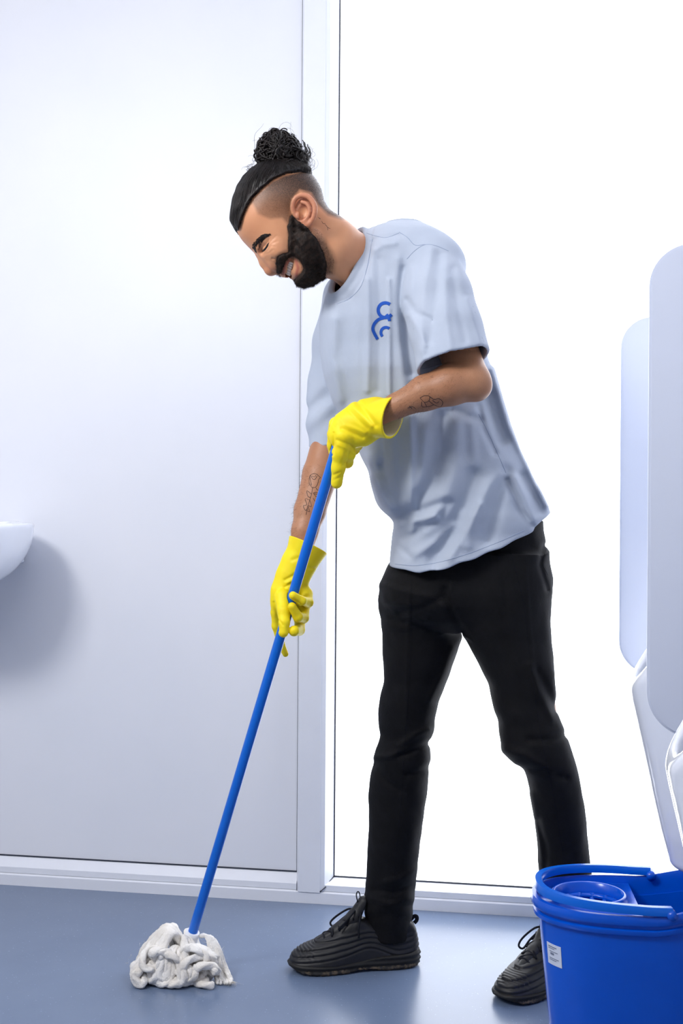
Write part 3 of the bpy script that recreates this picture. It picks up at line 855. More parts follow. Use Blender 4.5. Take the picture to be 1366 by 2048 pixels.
# ------------------------------------------------------------------ clothes
m_shirt = Mat('grey_blue_cotton'); m_shirt.set(Roughness=0.85, Specular_IOR_Level=0.2, Sheen_Weight=0.15)
m_shirt.l(m_shirt.ramp(m_shirt.noise(9, 4), [(0.3, srgb(180, 189, 205)), (0.7, srgb(172, 182, 199))]), m_shirt.b.inputs['Base Color'])
m_shirt.bump(m_shirt.math('ADD', m_shirt.math('MULTIPLY', m_shirt.noise(700, 2), 0.25), m_shirt.noise(38, 4, 0.6)), 0.22, 0.004); m_shirt = m_shirt.m
m_trous = Mat('black_cotton_twill'); m_trous.set(Roughness=0.8, Specular_IOR_Level=0.2)
m_trous.l(m_trous.ramp(m_trous.noise(16, 5), [(0.3, srgb(7, 7, 10)), (0.7, srgb(11, 11, 15))]), m_trous.b.inputs['Base Color'])
m_trous.bump(m_trous.math('ADD', m_trous.math('MULTIPLY', m_trous.noise(600, 2), 0.3), m_trous.noise(30, 4, 0.6)), 0.3, 0.005); m_trous = m_trous.m
m_logo = simple('blue_print', srgb(36, 84, 178), 0.7, 0.2)
m_seam = simple('shirt_seam', srgb(150, 163, 188), 0.8, 0.2)

T_ROWS = [(452, 772, 850, 2.62, .05), (463, 738, 872, 2.62, .08), (480, 722, 890, 2.62, .115), (510, 700, 905, 2.62, .14), (540, 680, 915, 2.62, .15), (570, 662, 925, 2.62, .155), (600, 648, 936, 2.625, .16), (650, 636, 955, 2.63, .162),
          (700, 638, 970, 2.64, .162), (750, 646, 985, 2.64, .162), (800, 662, 1001, 2.65, .16), (850, 690, 1017, 2.655, .158), (880, 705, 1027, 2.66, .157),
          (905, 720, 1036, 2.665, .156), (940, 736, 1054, 2.67, .156), (975, 742, 1072, 2.675, .157), (1005, 750, 1087, 2.68, .158), (1022, 762, 1095, 2.685, .158), (1032, 775, 1099, 2.685, .158),
          (1041, 787, 1104, 2.69, .158), (1050, 789, 1107, 2.69, .158), (1070, 785, 1110, 2.70, .16), (1110, 780, 1114, 2.70, .162), (1160, 774, 1118, 2.70, .165)]
TT = smooth_table(T_ROWS, 120)
HEMX = [600, 760, 778, 800, 840, 875, 900, 950, 1000, 1040, 1066, 1070, 1092, 1108, 1200]
HEMY = [1128, 1129, 1131, 1136, 1139, 1135, 1128, 1111, 1092, 1074, 1060, 1052, 1036, 1019, 990]
# folds on the side of the shirt that faces the lens: (polyline px, half width px, height mm; negative = valley)
FOLDS = [
    ([(812, 540), (808, 600), (812, 680), (822, 745)], 9, -7), ([(795, 520), (790, 600), (800, 690), (812, 800)], 11, 3.5),
    ([(735, 560), (737, 660), (735, 780)], 7, 3.0), ([(757, 520), (760, 640), (757, 780)], 9, -2.5), ([(778, 560), (779, 660), (779, 790)], 5, 3.0),
    ([(700, 600), (690, 700), (700, 800)], 16, -3.5), ([(668, 640), (664, 720), (680, 800)], 12, 3),
    ([(884, 835), (880, 900), (864, 960), (838, 1000), (815, 1040)], 15, -10), ([(820, 835), (823, 900), (822, 970), (829, 1030), (824, 1060)], 9, 6),
    ([(850, 860), (846, 920), (838, 970)], 12, 4), ([(915, 850), (912, 930), (890, 1000), (850, 1060)], 15, 5),
    ([(948, 950), (930, 1000), (912, 1040), (888, 1090), (868, 1120)], 17, -11), ([(1000, 950), (980, 970), (950, 1035), (935, 1090)], 12, 5),
    ([(1010, 945), (1000, 985), (985, 1040), (975, 1080)], 15, -7), ([(960, 1010), (930, 1070), (900, 1115)], 9, 4),
    ([(786, 1034), (810, 1026), (850, 1018), (890, 1004)], 9, -6), ([(805, 1076), (840, 1062), (880, 1035), (900, 1005)], 9, -4.5),
    ([(790, 1052), (830, 1042), (870, 1035)], 8, 6), ([(782, 1085), (800, 1095), (820, 1112)], 7, -4), ([(828, 1110), (870, 1085), (905, 1050)], 9, 4),
    ([(750, 960), (768, 1005), (786, 1030)], 10, 5), ([(765, 930), (780, 975), (800, 1015)], 9, -5),
    ([(958, 812), (968, 860), (990, 905)], 7, -4), ([(940, 830), (946, 880), (950, 930)], 10, 3), ([(905, 818), (930, 830), (955, 838)], 9, -6),
    ([(985, 740), (1003, 800), (1018, 850), (1050, 920), (1094, 1012)], 8, 7), ([(975, 790), (990, 840), (1005, 880)], 12, -8), ([(1022, 800), (1040, 880), (1078, 960)], 10, -4),
    ([(1030, 955), (1050, 1000), (1066, 1040)], 9, 6), ([(1045, 950), (1068, 990), (1082, 1020)], 8, -5), ([(1014, 960), (1040, 1020), (1066, 1050)], 7, -5),
    ([(745, 480), (760, 474), (785, 472), (800, 470)], 5, -2.0), ([(750, 500), (765, 490), (790, 486)], 6, 2),
    ([(760, 850), (770, 900), (765, 940)], 12, -5), ([(795, 850), (798, 920), (800, 990)], 10, -3),
]
SLFOLDS = [([(862, 500), (850, 560), (842, 640), (846, 700)], 9, 3), ([(880, 510), (872, 600), (862, 680)], 10, -3.0), ([(905, 540), (915, 610), (930, 680)], 9, -2.5), ([(890, 560), (892, 640), (902, 700)], 9, 3),
           ([(815, 600), (832, 625), (862, 640)], 7, -3), ([(818, 630), (836, 655), (850, 690)], 7, 2.5), ([(826, 540), (824, 600), (834, 680), (848, 720)], 8, 2.5), ([(935, 600), (950, 650), (962, 690)], 7, 2.0)]
def folds(p, px, py, lst, dmax=2.60):
    near = np.clip((dmax + 0.06 - p[:, 1]) / 0.08, 0, 1)
    o = np.zeros(len(p))
    for pts, w, a in lst:
        d = polydist(px, py, pts)
        o += a * 0.0014 * np.exp(-(d / w) ** 2)
    return o * near
def below_plane(p, a, b, d, depth_dir):
    """signed distance below the plane through two photo points at depth d, containing depth_dir"""
    A, B = P(*a, d), P(*b, d)
    n = np.cross(B - A, depth_dir); n /= np.linalg.norm(n)
    if n[2] > 0: n = -n
    return (p - A) @ n
sleeve_n = [(P(862, 536, 2.505), 0.065), (P(876, 600, 2.46), 0.066), (P(894, 665, 2.43), 0.067), (P(911, 735, 2.405), 0.069), (P(917, 775, 2.40), 0.071)]
sleeve_f = [(P(698, 612, 2.75), 0.062), (P(682, 690, 2.755), 0.060), (P(672, 770, 2.745), 0.057), (P(666, 840, 2.735), 0.053), (P(664, 930, 2.725), 0.053)]
def sleeve_hem_n(p): return below_plane(p, (841, 748), (979, 706), 2.41, np.array((0, 1.0, -0.30))) - 0.004 * np.cos((p[:, 0] - P(915, 720, 2.41)[0]) * 38)
def shirt_field(p, grow=0.0):
    px, py = to_px(p)
    wob = fnoise(p, 34, 3) * 0.0016 + fnoise(p, 80, 5) * 0.0006
    tor = zloft(p, *TT, n=2.25)
    sh = cap(p, P(866, 528, 2.52), P(700, 596, 2.72), 0.062, 0.060)
    back = ell(p, P(800, 520, 2.62), (0.105, 0.15, 0.062))
    tor = smin(tor, sh, 0.045); tor = smin(tor, back, 0.03)
    tor = tor - folds(p, px, py, FOLDS) - wob
    q = p.copy()
    sl = chain(p, sleeve_n, 0.03) - folds(p, px, py, SLFOLDS, 2.5) - wob
    slf = chain(p, sleeve_f, 0.03) - wob - 0.003 * np.sin((py - 760 + (px - 640) * 0.9) / 9.0) * np.exp(-((py - 815) / 45) ** 2)
    hb, hbf = sleeve_hem_n(p), below_plane(p, (625, 894), (662, 891), 2.73, np.array((0, 1.0, 0.05)))
    hem_n = smax(sl, hb, 0.004)
    hem_f = smax(slf, hbf, 0.004)
    zhem = (1015 - np.interp(px, HEMX, HEMY) + 0.0068 * (px - 683)) * 2.69 / F
    tz = smax(tor, zhem - p[:, 2] + 0.0015 * np.sin(px / 9.0), 0.004)
    f = smin(tz, hem_n, 0.012); f = smin(f, hem_f, 0.012)
    # hollow inside
    i_t = tor + 0.0095
    i_n = np.maximum(sl + 0.0065, -hb - 0.12); i_f = np.maximum(slf + 0.0065, -hbf - 0.12)
    inner = np.minimum(np.minimum(i_t, i_n), i_f)
    f = smax(f, -inner, 0.002)
    # neck opening: tilted tube following the neck, with a ribbed collar ring
    return f, px, py
# collar loop in camera frame: ellipse around the neck
COLP = np.array([P(698 - 31 * math.cos(t) + 15 * math.sin(t), 525 + 65 * math.cos(t) + 11 * math.sin(t), 2.562 - 0.07 * math.sin(t)) for t in np.arange(20) / 20 * 2 * math.pi])
def closed_curve(pts, n):
    m = len(pts); e = np.vstack([pts[-1:], pts, pts[:2]]); out = []
    for t in np.linspace(0, m, n, endpoint=False):
        i = int(t); u = t - i; a, b, c, d = e[i], e[i + 1], e[i + 2], e[(i + 3) % len(e)]
        out.append(0.5 * (2 * b + (c - a) * u + (2 * a - 5 * b + 4 * c - d) * u * u + (3 * b - a - 3 * c + d) * u ** 3))
    return np.array(out)
COLC = closed_curve(COLP, 40)
COL_C = COLC.mean(0)
_u, _s, _vt = np.linalg.svd(COLC - COL_C)
COL_N = _vt[2] * (1 if _vt[2][0] < 0 else -1)            # points out of the collar, towards the head
COL_X, COL_Y = _vt[0], _vt[1]
def collar_q(p):
    d = p - COL_C; x, y, n = d @ COL_X, d @ COL_Y, d @ COL_N
    cx, cy = (COLC - COL_C) @ COL_X, (COLC - COL_C) @ COL_Y
    ang = np.arctan2(cy, cx); rad = np.hypot(cx, cy); o = np.argsort(ang)
    a = np.concatenate([ang[o] - 2 * math.pi, ang[o], ang[o] + 2 * math.pi]); r = np.concatenate([rad[o]] * 3)
    return np.hypot(x, y) - np.interp(np.arctan2(y, x), a, r), n, np.arctan2(y, x)
COL_HN = (COLC - COL_C) @ COL_N
def shirt(p):
    f, px, py = shirt_field(p)
    rr, n, an = collar_q(p)
    hole = np.minimum(np.maximum(rr, -0.035 - n), np.maximum(rr - 0.035, 0.010 + 0.25 * np.maximum(rr, 0) - n))
    f = smax(f, -hole, 0.004)
    near = np.abs(n) < 0.25
    # collar band: a thin ring of cloth that stands on the edge of the opening
    pts = COLC
    d = np.full(len(p), 1.0)
    sel = np.where(np.abs(rr) < 0.05)[0]
    if len(sel):
        ps = p[sel]
        best = None
        for a, b in zip(pts, np.roll(pts, -1, 0)):
            g = cap(ps, a, b, 0.0); best = g if best is None else np.minimum(best, g)
        # flattened ring
        d[sel] = best - 0.006
    f = smin(f, d, 0.007)
    # groove under the ribbed band
    g = 1.3 * np.exp(-(((rr - 0.019) / 0.0026) ** 2)) * (np.abs(n) < 0.06)
    return f + 0.0012 * g
so, SV, SQ = sdf_obj('tshirt', shirt, P(590, 1165, 2.7) - (0, .40, 0), P(1140, 430, 2.7) + (0, .25, 0), 0.0032, m_shirt, None)
so.parent = person; shift(so.data, person_loc)
shirt_bvh = BVHTree.FromPolygons(c2w(SV).tolist(), SQ.tolist())
# printed emblem on the chest
g = Buf()
s_ = lambda x, y: (600 + x / 3.415, 440 + y / 3.415)
arc = lambda cx, cy, r, a0, a1, n=14: [s_(cx + r * math.cos(math.radians(a0 + (a1 - a0) * i / n)), cy - r * math.sin(math.radians(a0 + (a1 - a0) * i / n))) for i in range(n + 1)]
surface_band(g, shirt_bvh, arc(584, 616, 50, 52, 325), 6.6)
surface_band(g, shirt_bvh, [s_(592, 644), s_(606, 664), s_(612, 690)], 5.5)
surface_band(g, shirt_bvh, [s_(600, 657), s_(570, 668), s_(535, 680), s_(508, 708), s_(497, 742), s_(508, 775), s_(530, 815)], 6.2)
surface_band(g, shirt_bvh, arc(588, 768, 35, 50, 228), 5.8)
child('emblem', g.mesh('emblem'), m_logo, so, 'dark blue printed line emblem of two looping arcs')
# seams
g = Buf()
for pts in ([(745, 478), (741, 500), (733, 540), (721, 574), (699, 597), (674, 608)], [(733, 466), (745, 470), (772, 475), (798, 466)], [(798, 464), (815, 475), (830, 490), (850, 489)], [(814, 518), (828, 503), (848, 490), (870, 491), (897, 502)],
            [(957, 828), (975, 862), (1000, 918), (1012, 946)], [(845, 738), (870, 732), (895, 722), (935, 705), (962, 694)], [(790, 1128), (830, 1131), (880, 1124), (940, 1106), (1000, 1083), (1050, 1060)]):
    g = Buf(); surface_line(g, shirt_bvh, pts, 0.0007, lift=-0.0001)
    child('seam', g.mesh('seam'), m_seam, so)

# ---------------- trousers
FAR = [(1105, 806, 960, 2.77, .12), (1132, 779, 950, 2.77, .125), (1160, 768, 945, 2.775, .125), (1200, 758, 940, 2.775, .12), (1216, 757, 938, 2.778, .118), (1240, 765, 933, 2.78, .115), (1270, 766, 926, 2.785, .11), (1313, 766, 909, 2.79, .102), (1360, 769, 895, 2.80, .094),
       (1399, 761, 880, 2.805, .088), (1430, 758, 872, 2.81, .084), (1454, 758, 869, 2.815, .082), (1470, 761, 864, 2.818, .08), (1487, 757, 859, 2.82, .08), (1503, 750, 861, 2.822, .08), (1520, 749, 862, 2.825, .08), (1545, 743, 857, 2.83, .08),
       (1587, 738, 855, 2.84, .08), (1626, 737, 849, 2.845, .079), (1673, 736, 842, 2.855, .078), (1720, 733, 837, 2.865, .076), (1778, 730, 830, 2.88, .074), (1806, 727, 827, 2.885, .072), (1850, 732, 823, 2.89, .066), (1870, 736, 822, 2.89, .062)]
NEAR = [(1105, 905, 1094, 2.68, .12), (1118, 905, 1094, 2.68, .12), (1157, 905, 1100, 2.68, .122), (1184, 905, 1098.5, 2.68, .122), (1198, 905, 1095, 2.68, .12), (1255, 918, 1100, 2.68, .112), (1270, 926, 1101, 2.68, .11), (1309, 948, 1105, 2.675, .104), (1345, 966, 1108, 2.67, .098), (1372, 980, 1109, 2.668, .094),
        (1403, 985, 1111, 2.665, .09), (1425, 991, 1114, 2.66, .088), (1442, 998, 1121, 2.66, .088), (1470, 999, 1132, 2.655, .088), (1501, 1005, 1142, 2.655, .086), (1520, 1018, 1149, 2.66, .084), (1534, 1038, 1152, 2.665, .082), (1548, 1053, 1156, 2.67, .08), (1579, 1060, 1161, 2.68, .078),
        (1634, 1070, 1171, 2.70, .077), (1684, 1078, 1176, 2.72, .076), (1743, 1078, 1182, 2.74, .076), (1800, 1080, 1184, 2.76, .074), (1868, 1088, 1184, 2.775, .07), (1905, 1092, 1182, 2.78, .066)]
PELV = [(1040, 815, 1086, 2.72, .13), (1063, 812, 1087, 2.72, .135), (1090, 806, 1091, 2.72, .135), (1122, 786, 1094, 2.72, .14), (1157, 768, 1101, 2.72, .145), (1184, 762, 1100, 2.72, .145), (1205, 764, 1097, 2.72, .14), (1235, 800, 1085, 2.72, .12), (1262, 870, 1000, 2.72, .08)]
LF, LN, LP = smooth_table(FAR, 150), smooth_table(NEAR, 150), smooth_table(PELV, 60)
TFOLDS = [([(762, 1170), (800, 1180), (860, 1195), (890, 1215)], 8, 3), ([(890, 1180), (905, 1225), (924, 1262)], 8, -6), ([(800, 1225), (850, 1215), (885, 1195)], 8, -4), ([(770, 1250), (810, 1255), (850, 1240)], 8, 3), ([(905, 1300), (885, 1350), (860, 1400)], 9, 3.5),
          ([(860, 1485), (830, 1500), (800, 1510)], 7, -5), ([(752, 1515), (780, 1512), (810, 1500)], 6, 4), ([(858, 1460), (835, 1468), (800, 1490)], 7, 4), ([(750, 1530), (770, 1560), (800, 1580)], 8, -3.5), ([(862, 1530), (840, 1545), (815, 1550)], 7, -4),
          ([(1075, 1340), (1095, 1380), (1110, 1420)], 8, -5), ([(1060, 1330), (1080, 1390), (1105, 1440)], 8, 4), ([(1010, 1500), (1050, 1510), (1100, 1545)], 9, 5), ([(1040, 1536), (1080, 1540), (1130, 1555)], 8, -5), ([(1130, 1470), (1100, 1480), (1060, 1480)], 8, -4),
          ([(1062, 1590), (1075, 1660), (1085, 1720)], 8, 3), ([(1075, 1640), (1090, 1690), (1092, 1735)], 6, -3.5), ([(830, 1740), (800, 1760), (770, 1765)], 8, 3.5), ([(828, 1770), (790, 1785), (750, 1780)], 7, -4), ([(745, 1800), (780, 1808), (825, 1800)], 7, 3.5),
          ([(1088, 1090), (1080, 1130), (1095, 1180)], 5, -3), ([(985, 1100), (1010, 1160), (1012, 1240)], 6, -1.5), ([(1050, 1120), (1060, 1260), (1075, 1400)], 4, 1.2), ([(820, 1180), (815, 1300), (812, 1450)], 4, 1.2), ([(905, 1165), (900, 1190), (912, 1215)], 5, 2.5)]
def trousers(p):
    px, py = to_px(p)
    w = fnoise(p, 40, 11) * 0.0014 + fnoise(p, 110, 12) * 0.0005
    a, b, c = zloft(p, *LF, n=2.1), zloft(p, *LN, n=2.1), zloft(p, *LP, n=2.3)
    f = smin(np.minimum(a, b), c, 0.02)
    near = np.clip((2.86 - p[:, 1]) / 0.05, 0, 1)
    o = 0
    for pts, wd, h in TFOLDS: o = o + h * 0.001 * np.exp(-(polydist(px, py, pts) / wd) ** 2)
    f = f - w - o * near
    f = f + 0.0022 * np.sin(py / 5.2 + np.sin(px / 17.0) * 1.3) * np.clip(1 - np.abs(py - 1810) / 50, 0, 1) * 0.6
    return f
sdf_tr, TV, TQ = sdf_obj('trousers', trousers, P(715, 1915, 2.75) - (0, .32, 0), P(1200, 1035, 2.75) + (0, .32, 0), 0.0038, m_trous, None)
sdf_tr.parent = person; shift(sdf_tr.data, person_loc)
trous_bvh = BVHTree.FromPolygons(c2w(TV).tolist(), TQ.tolist())
m_stitch = simple('black_thread', srgb(20, 21, 27), 0.9, 0.1)
g = Buf()
for pts in ([(1020, 1100), (1046, 1200), (1062, 1330), (1082, 1470), (1108, 1600), (1130, 1735)], [(822, 1160), (822, 1300), (812, 1450), (802, 1600), (785, 1790)], [(1094, 1095), (1085, 1125), (1096, 1150)]):
    g = Buf(); surface_line(g, trous_bvh, pts, 0.0007, lift=-0.0003)
    child('seam', g.mesh('seam'), m_stitch, sdf_tr)
# ------------------------------------------------------------------ rubber gloves with the hands in them
m_glove = Mat('yellow_rubber'); m_glove.set(Roughness=0.55, Specular_IOR_Level=0.35, Subsurface_Weight=0.15, Subsurface_Scale=0.01)
m_glove.l(m_glove.ramp(m_glove.noise(22, 3), [(0.3, srgb(247, 226, 24)), (0.7, srgb(240, 214, 10))]), m_glove.b.inputs['Base Color'])
m_glove.bump(m_glove.noise(75, 3, 0.55), 0.14, 0.0025); m_glove = m_glove.m
def pc(lst):
    """(px, py, depth, radius px) -> (point, radius m)"""
    return [(P(x, y, d), r * d / F) for x, y, d, r in lst]
HT, HBT = P(672, 900, 2.515), P(385, 1866, 2.79)       # top and bottom of the mop handle
GN_F = [([(706, 812), (728, 836), (742, 852)], 5, 3.5), ([(716, 806), (738, 832), (752, 850)], 5, -4.5), ([(697, 820), (716, 840), (735, 856)], 4, -2.5),
        ([(684, 858), (705, 866), (725, 875)], 4, -3), ([(690, 850), (712, 858), (730, 866)], 4, 2.2), ([(674, 880), (700, 890), (712, 900)], 3, -2.2), ([(676, 890), (695, 898), (708, 906)], 3, 1.6),
        ([(668, 866), (668, 890), (666, 910)], 2.5, -3), ([(690, 905), (690, 922), (688, 930)], 2.5, -2), ([(668, 950), (680, 944)], 2.5, -1.6), ([(669, 960), (679, 955)], 2.5, -1.6)]
def glove_near(p):
    px, py = to_px(p)
    q = p.copy(); q[:, 1] = (q[:, 1] - 2.475) * 1.35 + 2.475
    hand = chain(q, pc([(752, 829, 2.475, 34), (722, 842, 2.475, 37), (697, 857, 2.475, 34), (684, 870, 2.475, 27)]), 0.012)
    hand = smin(hand, ell(q, P(722, 868, 2.475), (0.030, 0.03, 0.026)), 0.015)
    A = chain(p, pc([(674, 850, 2.50, 17), (666, 868, 2.515, 11), (664, 890, 2.525, 9.5), (665, 904, 2.53, 8)]), 0.004)
    T = chain(p, pc([(688, 872, 2.465, 21), (681, 905, 2.475, 16), (677, 935, 2.487, 13), (673.5, 966, 2.50, 11.5)]), 0.008)
    Cc = chain(p, pc([(698, 880, 2.48, 17), (698, 908, 2.49, 13), (695, 925, 2.51, 11), (682, 928, 2.545, 9)]), 0.005)
    D = chain(p, pc([(712, 878, 2.49, 16), (707, 898, 2.52, 12), (692, 908, 2.55, 10), (676, 905, 2.56, 9)]), 0.005)
    E = chain(p, pc([(722, 874, 2.505, 14), (714, 890, 2.535, 11), (698, 893, 2.56, 9.5), (682, 888, 2.565, 8)]), 0.005)
    f = smin(hand, smin(T, smin(A, Cc, 0.003), 0.004), 0.007)
    f = smin(f, np.minimum(D, E), 0.004)
    n = np.array((0.83, -0.50, -0.22)); n /= np.linalg.norm(n); R0 = P(786, 829, 2.43)
    cone = cap(p, P(738, 838, 2.47), R0 + n * 0.03, 0.034, 0.0475)
    cone = smax(cone, (p - R0) @ n, 0.002)
    f = smin(f, cone, 0.02)
    f = smax(f, (p - R0) @ n, 0.001)
    f = f - sum(h * 0.00075 * np.exp(-(polydist(px, py, l) / w) ** 2) for l, w, h in GN_F) * np.clip((2.50 - p[:, 1]) / 0.02, 0, 1)
    hol = cap(p, P(745, 836, 2.465), R0 + n * 0.03, 0.028, 0.0445)
    return smax(smax(f, -hol, 0.001), -cap(p, HT - (HBT - HT) * 0.033, HBT, 0.0114), 0.001)
GF_F = [([(570, 1160), (585, 1152), (600, 1142)], 3, -3), ([(574, 1166), (590, 1160), (600, 1150)], 3, 2.2), ([(570, 1174), (584, 1166), (594, 1158)], 3, -2.5), ([(585, 1120), (596, 1116), (610, 1114)], 4, -2),
        ([(548, 1205), (553, 1225), (556, 1260)], 2.5, -3), ([(558, 1240), (566, 1250)], 2.2, -1.5), ([(620, 1136), (632, 1138), (640, 1136)], 3, -2.5), ([(590, 1200), (600, 1206), (606, 1214)], 2, -1.5)]
def glove_far(p):
    px, py = to_px(p)
    q = p.copy(); q[:, 1] = (q[:, 1] - 2.635) * 1.35 + 2.635
    hand = chain(q, pc([(594, 1130, 2.635, 33), (584, 1155, 2.635, 31), (573, 1185, 2.635, 30), (566, 1205, 2.635, 24)]), 0.012)
    T = chain(p, pc([(566, 1195, 2.605, 18), (567, 1222, 2.585, 14), (568, 1245, 2.572, 11), (567, 1265, 2.568, 10)]), 0.006)
    K = chain(p, pc([(556, 1200, 2.635, 14), (552, 1225, 2.64, 10), (553, 1252, 2.645, 9), (561, 1285, 2.65, 7.5), (571, 1308, 2.655, 6)]), 0.005)
    I = chain(p, pc([(596, 1170, 2.635, 17), (612, 1188, 2.635, 13), (616, 1205, 2.615, 10.5), (603, 1202, 2.578, 9.5), (586, 1191, 2.566, 8.2)]), 0.004)
    M = chain(p, pc([(592, 1190, 2.64, 16), (608, 1212, 2.635, 12), (607, 1236, 2.61, 10.5), (596, 1234, 2.578, 9.8), (584, 1213, 2.566, 8.4)]), 0.004)
    Rg = chain(p, pc([(586, 1210, 2.645, 14), (600, 1240, 2.64, 11), (599, 1260, 2.62, 10.5), (588, 1262, 2.575, 10.8)]), 0.004)
    f = smin(hand, smin(T, K, 0.003), 0.006)
    fing = np.minimum(np.minimum(I, M), Rg)
    f = smin(f, fing, 0.0035)
    n = np.array((0.42, 0.13, 0.90)); n /= np.linalg.norm(n); R0 = P(616, 1089, 2.64)
    cone = cap(p, P(592, 1148, 2.64), R0 + n * 0.03, 0.029, 0.052)
    f = smin(f, cone, 0.015)
    f = smax(f, (p - R0) @ n, 0.001)
    f = f - sum(h * 0.001 * np.exp(-(polydist(px, py, l) / w) ** 2) for l, w, h in GF_F) * np.clip((2.64 - p[:, 1]) / 0.02, 0, 1)
    hol = cap(p, P(594, 1145, 2.64), R0 + n * 0.03, 0.025, 0.0495)
    # the hand closes around the handle without running through it
    han = cap(p, HT, HBT, 0.0114)
    return smax(smax(f, -hol, 0.001), -han, 0.001)
gn, GV, GQ = sdf_obj('rubber_glove', glove_near, P(645, 990, 2.47) - (0, .09, 0), P(830, 770, 2.47) + (0, .14, 0), 0.0016, m_glove, None, label='yellow rubber glove of the upper hand, at the top of the mop handle')
m_lining = simple('pale_glove_lining', srgb(240, 232, 190), 0.7, 0.2)
def line_cuff(o, V, Q, a, b, r1, r2, zmin):
    c = V[Q].mean(1); o.data.materials.append(m_lining)
    h = cap(c, a, b, r1, r2)
    t = (c - a) @ (b - a) / ((b - a) @ (b - a))
    o.data.polygons.foreach_set('material_index', ((np.abs(h) < 0.0007) & (t > zmin)).astype(np.int32))
_n = np.array((0.83, -0.50, -0.22)); _n /= np.linalg.norm(_n)
line_cuff(gn, GV, GQ, P(745, 836, 2.465), P(786, 829, 2.43) + _n * 0.03, 0.028, 0.0445, 0.1)
gn.parent = person; shift(gn.data, person_loc)
gf, GV2, GQ2 = sdf_obj('rubber_glove', glove_far, P(530, 1335, 2.63) - (0, .12, 0), P(675, 1045, 2.63) + (0, .10, 0), 0.0016, m_glove, None, label='yellow rubber glove of the lower hand, closed round the handle')
_n = np.array((0.42, 0.13, 0.90)); _n /= np.linalg.norm(_n)
line_cuff(gf, GV2, GQ2, P(594, 1145, 2.64), P(616, 1089, 2.64) + _n * 0.03, 0.025, 0.0495, 0.1)
gf.parent = person; shift(gf.data, person_loc)

# ------------------------------------------------------------------ shoes
m_shoe = Mat('black_shoe_leather'); m_shoe.set(Roughness=0.5, Specular_IOR_Level=0.45)
m_shoe.l(m_shoe.ramp(m_shoe.noise(60, 4), [(0.3, srgb(14, 14, 17)), (0.7, srgb(22, 21, 24))]), m_shoe.b.inputs['Base Color'])
m_shoe.bump(m_shoe.noise(500, 3), 0.15, 0.0008); m_shoe = m_shoe.m
m_sole = simple('worn_black_rubber', srgb(19, 18, 18), 0.6, 0.4, 0.1, 50)
_ms = Mat('dusty_outsole'); _ms.set(Roughness=0.75)
_ms.l(_ms.ramp(_ms.noise(70, 4), [(0.45, srgb(26, 25, 25)), (0.62, srgb(88, 76, 62))]), _ms.b.inputs['Base Color']); m_dust = _ms.m
m_lace = simple('black_lace', srgb(22, 24, 32), 0.8, 0.2, 0.1, 300)
XS = [0.0, 0.012, 0.03, 0.055, 0.09, 0.125, 0.15, 0.175, 0.205, 0.238, 0.27, 0.288, 0.298, 0.305]
TOP = [0.062, 0.100, 0.112, 0.090, 0.088, 0.112, 0.120, 0.106, 0.086, 0.070, 0.058, 0.050, 0.044, 0.034]
WID = [0.016, 0.027, 0.034, 0.037, 0.037, 0.037, 0.039, 0.043, 0.048, 0.049, 0.043, 0.035, 0.027, 0.016]
xs_ = np.linspace(0, 0.305, 90)
def sm1(a):
    b = np.interp(xs_, XS, a)
    for _ in range(3): b[1:-1] = (b[:-2] + 2 * b[1:-1] + b[2:]) / 4
    return b
TOPs, WIDs = sm1(TOP), sm1(WID)
def shoe_upper(p):
    x, y, z = p[:, 0], np.abs(p[:, 1]), p[:, 2]
    top = np.interp(x, xs_, TOPs); w = np.interp(x, xs_, WIDs)
    t = np.clip((z - 0.02) / np.maximum(top - 0.02, 0.01), 0, 1)
    w = w * (1 - 0.52 * t ** 1.6 * np.interp(x, (0, 0.06, 0.12, 0.3), (0.35, 0.45, 0.9, 1)))
    f = smax((y - w) * 0.9, (z - top) * 0.85, 0.016)
    f = smax(f, 0.012 - z, 0.004)
    f = smax(f, np.maximum(-x, x - 0.305), 0.01)
    # wavy layered overlays
    g = 0
    for i, b in enumerate((0.036, 0.049, 0.062, 0.075)):
        ln = b + (0.016 - 0.002 * i) * np.exp(-((x - 0.125) / 0.045) ** 2) - 0.006 * np.exp(-((x - 0.055) / 0.03) ** 2) - np.clip(x - 0.19, 0, 1) * (0.10 + 0.03 * i) + np.clip(0.02 - x, 0, 1) * 0.4
        g = g + 0.0016 * np.exp(-((z - ln) / 0.0022) ** 2) - 0.0012 * np.exp(-((z - ln - 0.005) / 0.003) ** 2)
    f = f + g
    # toe-box rings
    f = f + 0.0010 * np.sin(np.hypot(x - 0.225, y * 0.9) * 900) * np.clip((x - 0.245) / 0.01, 0, 1) * np.clip((z - 0.032) / 0.01, 0, 1)
    # ankle opening and throat
    o = ell(p, (0.068, 0, 0.125), (0.052, 0.031, 0.055))
    f = smax(f, -o, 0.006)
    th = cap(p, (0.140, 0, 0.135), (0.232, 0, 0.078), 0.020, 0.009)
    f = smax(f, -th, 0.005)
    return f
def shoe_tongue(p):
    f = chain(p, [(np.array((0.236, 0, 0.060)), 0.012), (np.array((0.19, 0, 0.084)), 0.017), (np.array((0.152, 0, 0.112)), 0.019), (np.array((0.130, 0, 0.148)), 0.016)], 0.01)
    q = p - np.array((0.16, 0, 0.1)); n = np.array((0.55, 0, 0.83))
    d = q @ n
    f = smax(f, -(d + 0.030), 0.003)
    return smax(f, -chain(p, [(np.array((0.215, 0, 0.050)), 0.012), (np.array((0.145, 0, 0.098)), 0.016), (np.array((0.110, 0, 0.150)), 0.020)], 0.01), 0.003)
